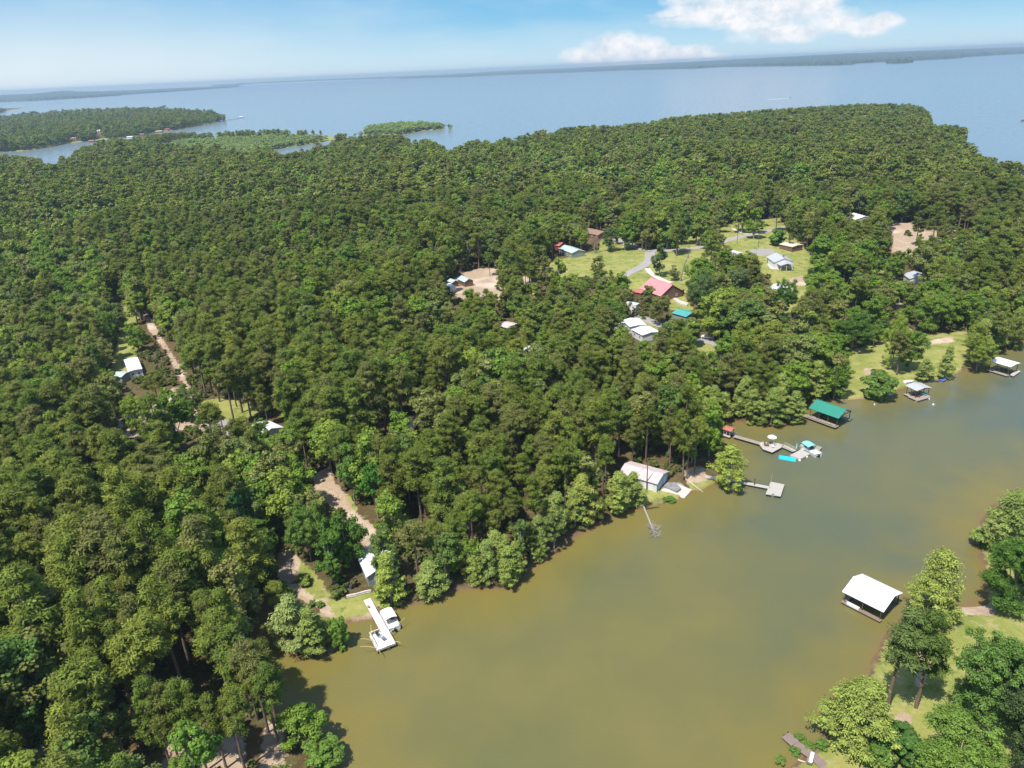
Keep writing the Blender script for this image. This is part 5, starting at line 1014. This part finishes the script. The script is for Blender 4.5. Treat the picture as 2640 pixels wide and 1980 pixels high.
# ------------------------------------------------------------------ places kept free of tree crowns (what the photograph shows uncovered)
CLEAR = [
 # lake beyond the wooded skyline
 [(2700,330),(2400,372),(2212,343),(2160,335),(2135,326),(2110,318),(2092,300),(2090,285),(2083,271),(2058,266),(2016,263),(2010,244),(1995,230),(1965,221),(1870,221),(1780,227),(1700,232),(1659,234),
 (1531,244),(1456,249),(1393,261),(1331,268),(1256,268),(1206,276),(1158,281),(1106,293),(1053,300),(1015,297),(1000,306),(978,317),(950,309),(918,295),(898,299),(865,287),(793,289),(743,294),(740,288),(700,281),(660,280),(600,277),(553,279),
 (525,279),(487,281),(457,286),(437,284),(370,284),(325,289),(275,296),(212,300),(200,311),(175,315),(160,323),(155,335),(140,342),(130,333),(125,349),(108,351),(92,348),(75,337),(25,331),(0,332),(-100,332),(-100,-200),(2700,-200)],
 [(590,325),(620,314),(690,308),(730,302),(728,306),(680,316),(640,322),(628,330),(606,333)],
 # track, lawn and clearings on the left
 [(306,655),(318,668),(347,715),(372,760),(397,800),(424,858),(410,862),(385,806),(357,757),(322,718)],
 [(262,695),(288,700),(286,740),(286,770),(264,778),(256,745)],[(236,630),(254,632),(252,646),(241,646)],
 [(262,930),(262,912),(290,900),(305,905),(320,880),(355,862),(372,850),(400,868),(405,900),(470,918),(465,930),(400,925),(330,932),(300,948)],
 [(446,868),(540,872),(530,890),(520,925),(470,928),(452,905)],
 [(678,1034),(708,1012),(720,1042),(736,1060),(735,1100),(715,1078),(700,1066)],[(772,1125),(795,1127),(812,1142),(812,1180),(785,1185),(780,1150)],
 [(602,1215),(620,1210),(650,1222),(640,1250),(680,1280),(710,1330),(690,1330),(650,1290),(618,1282),(602,1265)],
 [(700,1262),(712,1288),(748,1292),(800,1278),(812,1300),(800,1334),(745,1340),(720,1310)],
 [(375,1560),(400,1540),(437,1530),(445,1560),(487,1570),(527,1600),(525,1659),(410,1659),(440,1600)],[(582,1565),(612,1570),(612,1640),(585,1659)],
 [(48,1515),(85,1500),(80,1520),(50,1525)],[(42,1635),(95,1615),(85,1635),(45,1650)],
 [(1400,990),(1545,990),(1552,1040),(1400,1045)],[(1383,1060),(1430,1048),(1478,1045),(1550,1038),(1540,1048),(1493,1062),(1478,1078),(1431,1084),(1395,1095)],[(1450,1015),(1480,1020),(1530,1035),(1480,1045)],
 # village
 [(975,612),(1008,604),(1024,596),(1030,585),(1060,585),(1066,600),(1072,628),(1040,620),(1000,620),(985,634)],
 [(1152,590),(1218,562),(1293,544),(1335,520),(1400,545),(1401,562),(1363,582),(1300,568),(1266,579),(1228,600),(1190,585)],
 [(1337,520),(1400,538),(1446,540),(1524,530),(1528,568),(1500,575),(1455,572),(1445,585),(1405,590),(1365,588),(1403,562)],
 [(1575,515),(1585,500),(1625,482),(1680,480),(1680,492),(1655,500),(1648,520),(1690,532),(1700,542),(1660,550),(1625,545),(1600,535),(1570,528)],
 [(1640,570),(1700,582),(1710,575),(1735,566),(1735,600),(1736,620),(1715,642),(1700,655),(1700,630),(1706,600)],[(1698,655),(1706,668),(1696,682),(1690,670)],
 [(1355,672),(1400,690),(1402,700),(1356,682)],[(1350,648),(1376,648),(1376,664),(1350,664)],
 [(1505,738),(1560,745),(1545,755),(1510,762)],[(1450,640),(1484,640),(1484,664),(1465,664)],
 [(1916,482),(1968,486),(1966,495),(1945,505),(1958,520),(1985,530),(1950,535),(1935,505)],
 [(1838,762),(1885,752),(1922,790),(1918,818),(1895,812),(1868,856),(1850,850),(1838,800)],[(2000,745),(2078,724),(2066,745),(2050,770),(2028,785),(2005,765)],
 [(1775,487),(1790,487),(1790,497),(1777,497)],[(1926,652),(1948,652),(1945,668),(1928,664)],
 [(2058,1320),(2150,1320),(2212,1345),(2240,1400),(2190,1400),(2120,1375),(2060,1390),(2045,1340)],[(2000,1400),(2040,1380),(2040,1420),(2020,1480),(1985,1470)],
 [(1770,1659),(1775,1635),(1830,1610),(1880,1598),(1895,1620),(1880,1659)],[(1930,1640),(1965,1620),(1970,1659),(1930,1659)]]
# cove water is kept free of sampled crowns (hand-placed shore trees may lean over it)
COVE = [(728,1800),(720,1640),(720,1600),(640,1545),(598,1540),(630,1500),(612,1440),(590,1420),(568,1360),(590,1350),(610,1390),(612,1420),(645,1440),(700,1435),(760,1395),(770,1345),(803,1340),(822,1318),(885,1315),(940,1298),(990,1278),(1065,1284),(1120,1275),
 (1160,1245),(1220,1195),(1290,1150),(1345,1118),(1395,1097),(1431,1086),(1478,1080),(1493,1062),(1560,1045),(1590,960),(1600,930),(1659,934),(1720,930),(1760,880),(1800,870),(1862,866),(1960,845),(2049,828),(2110,806),(2212,752),(2300,720),
 (2300,1000),(2180,1030),(2105,1080),(2098,1170),(2115,1215),(2120,1300),(2050,1305),(1930,1300),(1850,1360),(1845,1480),(1780,1560),(1765,1630),(1690,1665),(1650,1800)]
def tree_positions(rg):
    out = []
    for y0, y1, s in ((45, 520, 5.3), (520, 1000, 6.4), (1000, 2600, 7.6), (2600, 4400, 13)):
        X, Y = np.meshgrid(np.arange(-3300 if y1 > 2600 else -2100, 2100, s), np.arange(y0, y1, s * .87))
        X = X + ((np.arange(X.shape[0]) % 2) * s / 2)[:, None]
        X = (X + rg.uniform(-.5, .5, X.shape) * s).ravel(); Y = (Y + rg.uniform(-.5, .5, Y.shape) * s).ravel()
        fx, fy, dz = PROJ(X, Y, X * 0 + 8)
        k = (fx > -170) & (fx < 2380) & (fy < 1659 + 330) & (fy > 150)
        out.append(np.stack([X[k], Y[k]], 1))
    return np.concatenate(out)
T = tree_positions(RNG); NS = len(SH)
T = np.concatenate([T, SH]); FORCE = np.zeros(len(T), bool); FORCE[-NS:] = True
dm = sdf_poly(T[:, 0], T[:, 1], MAIN); dr = sdf_poly(T[:, 0], T[:, 1], RIGHT); df_ = np.maximum(sdf_poly(T[:, 0], T[:, 1], FARP), np.maximum(sdf_poly(T[:, 0], T[:, 1], ISLE), sdf_poly(T[:, 0], T[:, 1], ISLET)))
dall = np.maximum(np.maximum(dm, dr), df_); k = ((dall > .8) & (RNG.random(len(T)) > .05) & (vnoise(T[:, 0], T[:, 1], 13) > -.40)) | FORCE
FORCE = FORCE[k]; T, dm, dr, df_, dall = T[k], dm[k], dr[k], df_[k], dall[k]
fx, fy, dz = PROJ(T[:, 0], T[:, 1], T[:, 0] * 0 + 17)
def near(px, py, cx, cy, rx, ry): return np.exp(-(((px - cx) / rx) ** 2 + ((py - cy) / ry) ** 2))
# broadleaf share over the plan
pb = .30 - .22 * near(fx, fy, 400, 1380, 300, 260) + .55 * near(fx, fy, 1300, 400, 480, 110) + .25 * near(fx, fy, 900, 330, 250, 40) + .5 * near(fx, fy, 1650, 620, 330, 160) + .75 * near(fx, fy, 20, 1480, 120, 160) + .35 * near(fx, fy, 90, 600, 150, 200) + .6 * near(fx, fy, 700, 1150, 90, 110) + .35 * near(fx, fy, 900, 530, 130, 60) \
   + .5 * near(fx, fy, 1400, 780, 170, 45) + .8 * near(fx, fy, 2150, 1450, 200, 200) - .25 * near(fx, fy, 2000, 330, 300, 70) + .5 * near(fx, fy, 560, 990, 100, 90) + .5 * near(fx, fy, 250, 700, 90, 120) + .5 * near(fx, fy, 1950, 720, 160, 60)
pb = pb + vnoise(T[:, 0], T[:, 1], 24) * 1.1 + vnoise(T[:, 0] + 500, T[:, 1], 75) * .5
rr = RNG.random(len(T)); kind = np.where(rr < pb, 1, 0)                     # 0 pine 1 broadleaf 2 cypress 3 thicket
kind[(df_ > .5) & (rr < .75)] = 1
shore_strip = (dall < 6) & (T[:, 1] < 420) & (fx > 900); kind[shore_strip & (RNG.random(len(T)) < .6)] = 2
thk = (pip(fx, fy, [(380,292),(540,283),(745,283),(760,300),(720,300),(640,314),(590,325),(540,335),(400,322),(330,330),(340,305)]) & (T[:, 1] > 800)) | (sdf_poly(T[:, 0], T[:, 1], ISLE) > 0) | pip(fx, fy, [(2085,293),(2145,300),(2150,335),(2085,320)])
kind[thk] = 3
fi = np.nonzero(FORCE)[0]; kind[fi] = np.where(RNG.random(len(fi)) < .72, 2, 1)
HB = np.array([20, 15, 12, 9.])[kind]; RB = np.array([3.4, 4.0, 3.2, 3.0])[kind]
sz = RNG.uniform(.64, 1.20, len(T)) * (1 + vnoise(T[:, 0], T[:, 1], 40) * .5); sz[kind == 1] *= 1.12; sz[(kind == 0) & (T[:, 1] > 520)] *= 1.08; szr = sz * RNG.uniform(.95, 1.2, len(T)) * np.where(T[:, 1] > 1000, 1.3, np.where(T[:, 1] > 520, 1.18, 1.0))
sz[(kind == 3)] *= .98; szr[(kind == 3)] *= 1.2; sz[T[:, 1] > 2600] *= 1.1; szr[T[:, 1] > 2600] *= 1.8
vil = near(fx, fy, 1620, 640, 380, 130); sz *= 1 - .25 * vil
zg = height_from(T[:, 0], T[:, 1], dall)
sz[FORCE] *= np.where(kind[FORCE] == 1, .85, 1.22); szr[FORCE] = sz[FORCE] * RNG.uniform(.78, 1.05, len(fi))
# reject what would cover uncovered places
def crown_hits(T, zg, H, R, polys, pts=tuple((ox, hz) for ox in (-.85, -.4, 0, .4, .85) for hz in (.3, .45, .6, .75, .88)) + ((0, .97),)):
    bad = np.zeros(len(T), bool)
    for ox, hz in pts:
        a, b_, _ = PROJ(T[:, 0] + ox * R, T[:, 1], zg + hz * H)
        for p in polys:
            pa = np.array(p); s = (a > pa[:, 0].min()) & (a < pa[:, 0].max()) & (b_ > pa[:, 1].min()) & (b_ < pa[:, 1].max()) & ~bad
            j = np.nonzero(s)[0]
            if len(j): bad[j] |= pip(a[j], b_[j], p)
    return bad
# ------------------------------------------------------------------ the wood itself
H_ = HB * sz; R_ = RB * szr
far_ok = df_ > .5
bad = crown_hits(T, zg, H_, R_, CLEAR[5:])
bad &= ~((RNG.random(len(T)) < np.where(fx < 520, .16, np.where((fy < 790) & (kind == 1), .10, 0))) & (fy < 1000))
bad &= ~((RNG.random(len(T)) < .25) & (fx < 640) & (fy > 1480))
bad |= crown_hits(T, zg, H_, R_, CLEAR[2:5] + BLD)
bad |= crown_hits(T, zg, H_, R_, CLEAR[:2], ((0, 1.0), (-.6, .8), (.6, .8))) & ~far_ok
bad |= crown_hits(T, zg, H_, R_ * .55, [COVE], ((-1, .7), (1, .7), (0, .5), (0, .9), (0, .3))) & (T[:, 1] < 430) & ~FORCE
for gpoly in GRASS + SAND + GRAVEL:
    wv = GP(gpoly); bad |= pip(T[:, 0], T[:, 1], wv) & (T[:, 1] < 900) & (RNG.random(len(T)) < np.where(fy < 1000, np.where(fx < 560, .6, .88), np.where(fx > 2235, .5, 1)))
bw = [b_ for b_ in FOOT]                                    # building footprints
for (cx, cy, rad) in bw: bad |= (T[:, 0] - cx) ** 2 + (T[:, 1] - cy) ** 2 < rad ** 2
for (cx, cy, rad) in HEROXY: bad |= (T[:, 0] - cx) ** 2 + (T[:, 1] - cy) ** 2 < rad ** 2
bad |= near(fx, fy, 1700, 600, 200, 70) * .55 > RNG.random(len(T))      # thinner tree cover in the village
bad |= near(fx, fy, 1960, 700, 160, 50) * .3 > RNG.random(len(T))
k = ~bad; T, kind, sz, szr, zg, fx, fy, dz, dall, far_ok, thk = [a[k] for a in (T, kind, sz, szr, zg, fx, fy, dz, dall, far_ok, thk)]
dist = np.sqrt(T[:, 0] ** 2 + T[:, 1] ** 2 + 6400)
KN = ['pine', 'broadleaf', 'cypress', 'thicket']
DISPLAY = {'pine': 'pine_tree', 'broadleaf': 'broadleaf_tree', 'cypress': 'cypress_tree', 'thicket': 'willow_tree', 'shrub': 'shrub', 'bigleaf': 'broadleaf_tree', 'bigcypress': 'cypress_tree'}
PROTO = {}
def place_tree(key, vi, loc, rz, sc, label, group=None, name=None):
    """Empty at the foot > trunk, crown; repeats are copies sharing mesh data"""
    d = KIND[key]; pk = (key, vi)
    if pk not in PROTO:
        r = empty(name or DISPLAY[key], loc, rz, sc); mobj('trunk', d['trunk'][vi], r); mobj('crown', d['crown'][vi], r); PROTO[pk] = r
    else:
        src = PROTO[pk]; r = src.copy(); COL.objects.link(r); r.name = name or DISPLAY[key]
        for ch in list(src.children):
            c = ch.copy(); COL.objects.link(c); c.parent = r; c.color = (1, 1, 1, 1)
        for q in ('label', 'group', 'category'):
            if q in r: del r[q]
        r.location = tuple(map(float, loc)); r.rotation_euler = (0, 0, float(rz)); r.scale = tuple(map(float, sc))
    return tag(r, label, 'shrub' if key == 'shrub' else 'tree', group)
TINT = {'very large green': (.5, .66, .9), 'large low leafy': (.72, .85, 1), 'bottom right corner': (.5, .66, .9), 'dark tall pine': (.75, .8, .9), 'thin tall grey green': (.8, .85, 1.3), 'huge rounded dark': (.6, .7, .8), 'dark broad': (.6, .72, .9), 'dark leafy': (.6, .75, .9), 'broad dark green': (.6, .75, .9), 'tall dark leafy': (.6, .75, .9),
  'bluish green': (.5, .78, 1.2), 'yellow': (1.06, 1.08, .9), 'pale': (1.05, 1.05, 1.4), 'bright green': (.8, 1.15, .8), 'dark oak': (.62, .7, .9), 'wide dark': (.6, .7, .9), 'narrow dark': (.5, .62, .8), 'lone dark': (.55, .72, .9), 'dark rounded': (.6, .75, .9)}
for (key, vi, x, y, z, rz, sc, label, name) in HERO:
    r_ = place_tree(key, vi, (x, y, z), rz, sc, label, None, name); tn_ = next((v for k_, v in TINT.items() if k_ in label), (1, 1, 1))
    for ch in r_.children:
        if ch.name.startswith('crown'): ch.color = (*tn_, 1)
REG = [  # (test on traced position, words)
 (lambda x, y: x > 1850 and y > 900, 'on the near right bank of the cove'),
 (lambda x, y: x < 640 and y > 1000, 'in the dense wood filling the lower left corner'),
 (lambda x, y: x < 640, 'in the wood along the dirt track on the left'),
 (lambda x, y: x < 1180 and y > 760, 'in the wood behind the white roofed cabin'),
 (lambda x, y: x < 1620 and y > 760, 'in the wood above the fallen trunk and the garage'),
 (lambda x, y: x > 1620, 'around the lakeside houses right of the green boathouse'),
 (lambda x, y: True, 'in the middle wood below the village lawns')]
LOOK = {'pine': 'tall olive pine ', 'broadleaf': 'rounded bright green leafy tree ', 'cypress': 'pale green feathery cypress ', 'thicket': 'low bright willow '}
vis = (fx > -20) & (fx < 2232) & (fy < 1700)
infar = np.ones(len(T), bool)
for ki, key in enumerate(KN[:3]):
    j = np.nonzero((kind == ki) & vis & (T[:, 1] < 700))[0]; j = j[np.argsort(dist[j])][:300 - sum(1 for h in HERO if h[0] == key)]
    for q in j:
        w = next(w for t, w in REG if t(fx[q], fy[q])); vi = int(RNG.integers(0, len(KIND[key]['crown'])))
        place_tree(key, vi, (T[q, 0], T[q, 1], zg[q] - .1), RNG.random() * 6.28, (szr[q], szr[q], sz[q]), LOOK[key] + w, {'pine': 'pines ', 'broadleaf': 'leafy trees ', 'cypress': 'cypresses '}[key] + w)
    infar[j] = False
def wood(name, key, sel, label):
    """the rest of one kind as one scattered object"""
    idx = np.nonzero(sel)[0]
    if not len(idx): return
    d = KIND[key]; nv = len(d['full']); me = bpy.data.meshes.new(name); me.vertices.add(len(idx))
    co = np.stack([T[idx, 0], T[idx, 1], zg[idx] - .1], 1).astype(np.float32); me.vertices.foreach_set('co', co.reshape(-1))
    a = me.attributes.new('variant', 'INT', 'POINT'); vv = RNG.integers(0, nv, len(idx)) + np.where(dist[idx] > 560, nv, 0); a.data.foreach_set('value', vv.astype(np.int32))
    a = me.attributes.new('turn', 'FLOAT_VECTOR', 'POINT'); t = np.zeros((len(idx), 3), np.float32); t[:, 2] = RNG.random(len(idx)) * 6.28; a.data.foreach_set('vector', t.reshape(-1))
    a = me.attributes.new('size', 'FLOAT_VECTOR', 'POINT'); a.data.foreach_set('vector', np.stack([szr[idx], szr[idx], sz[idx]], 1).astype(np.float32).reshape(-1))
    o = mobj(name, me); ng = bpy.data.node_groups.new(name, 'GeometryNodeTree')
    ng.interface.new_socket('Geometry', in_out='INPUT', socket_type='NodeSocketGeometry'); ng.interface.new_socket('Geometry', in_out='OUTPUT', socket_type='NodeSocketGeometry')
    gi = ng.nodes.new('NodeGroupInput'); go = ng.nodes.new('NodeGroupOutput'); jn = ng.nodes.new('GeometryNodeJoinGeometry')
    def nattr(nm, ty): n = ng.nodes.new('GeometryNodeInputNamedAttribute'); n.data_type = ty; n.inputs['Name'].default_value = nm; return n.outputs['Attribute']
    va, tu, si = nattr('variant', 'INT'), nattr('turn', 'FLOAT_VECTOR'), nattr('size', 'FLOAT_VECTOR')
    for v, mesh_ in enumerate(d['full'] + d['far']):
        if not (vv == v).any(): continue
        src = bpy.data.objects.new(mesh_.name, mesh_)
        oi = ng.nodes.new('GeometryNodeObjectInfo'); oi.inputs['Object'].default_value = src; oi.inputs['As Instance'].default_value = True
        cp = ng.nodes.new('FunctionNodeCompare'); cp.data_type = 'INT'; cp.operation = 'EQUAL'; ng.links.new(va, cp.inputs[2]); cp.inputs[3].default_value = v
        ip = ng.nodes.new('GeometryNodeInstanceOnPoints'); ng.links.new(gi.outputs[0], ip.inputs['Points']); ng.links.new(cp.outputs[0], ip.inputs['Selection'])
        ng.links.new(oi.outputs['Geometry'], ip.inputs['Instance']); ng.links.new(tu, ip.inputs['Rotation']); ng.links.new(si, ip.inputs['Scale']); ng.links.new(ip.outputs[0], jn.inputs[0])
    ng.links.new(jn.outputs[0], go.inputs[0]); md = o.modifiers.new('scatter', 'NODES'); md.node_group = ng
    tag(o, label, 'wood', None, 'stuff')
wood('pine_wood', 'pine', (kind == 0) & infar & ~far_ok, 'mass of dark olive pines covering the wooded land towards the lake')
wood('broadleaf_wood', 'broadleaf', (kind == 1) & infar & ~far_ok, 'mass of mid green leafy trees mixed through the far wood')
wood('cypress_wood', 'cypress', (kind == 2) & infar, 'pale cypresses along the far part of the shore')
wood('far_peninsula_wood', 'broadleaf', (kind == 1) & far_ok, 'leafy wood on the separate peninsula at the upper left')
wood('far_peninsula_pines', 'pine', (kind == 0) & far_ok, 'dark pines on the separate peninsula at the upper left')
wood('willow_thicket', 'thicket', (kind == 3), 'bright green flooded thicket and islet at the lake edge')
# low undergrowth on the woodland floor near the cove
ux, uy = np.meshgrid(np.arange(-230, 330, 2.6), np.arange(60, 430, 2.6)); ux = (ux + RNG.uniform(-1.3, 1.3, ux.shape)).ravel(); uy = (uy + RNG.uniform(-1.3, 1.3, uy.shape)).ravel()
a_, b_, _ = PROJ(ux, uy, ux * 0 + 1); q = (a_ > -60) & (a_ < 2270) & (b_ < 1720) & (vnoise(ux, uy, 9) + RNG.uniform(-.35, .35, len(ux)) > -.02); ux, uy = ux[q], uy[q]
ud = np.maximum(sdf_poly(ux, uy, MAIN), sdf_poly(ux, uy, RIGHT)); q = ud > .4
for gpoly in GRASS + SAND + GRAVEL: q &= ~pip(ux, uy, GP(gpoly))
for (cx, cy, rad) in FOOT: q &= (ux - cx) ** 2 + (uy - cy) ** 2 > (rad + .5) ** 2
T = np.stack([ux[q], uy[q]], 1); zg = height_from(T[:, 0], T[:, 1], ud[q]); sz = RNG.uniform(.25, .75, len(T)); szr = sz * RNG.uniform(.8, 1.5, len(T)); dist = np.full(len(T), 100.)
BRUSH_L = leafmat('undergrowth_leaves', [(.10,.14,.03),(.15,.18,.045),(.12,.165,.035),(.18,.16,.07)])
KIND['brush'] = {'full': [m_.copy() for m_ in KIND['shrub']['far']], 'far': []}
for m_ in KIND['brush']['full']: m_.materials[0] = BRUSH_L
wood('undergrowth', 'brush', np.ones(len(T), bool), 'low brush and saplings covering the ground under the trees by the cove')
print('TREES', len(T), len(bpy.data.objects))
SC.view_settings.view_transform = 'Standard'; SC.view_settings.look = 'None'; SC.view_settings.exposure = 0.35; SC.view_settings.gamma = 1
SC.render.engine = 'CYCLES'; SC.cycles.max_bounces = 6; SC.cycles.diffuse_bounces = 3; SC.cycles.glossy_bounces = 3; SC.cycles.transmission_bounces = 3; SC.cycles.transparent_max_bounces = 4; SC.cycles.volume_bounces = 0
SC.render.resolution_x = 1024; SC.render.resolution_y = 768
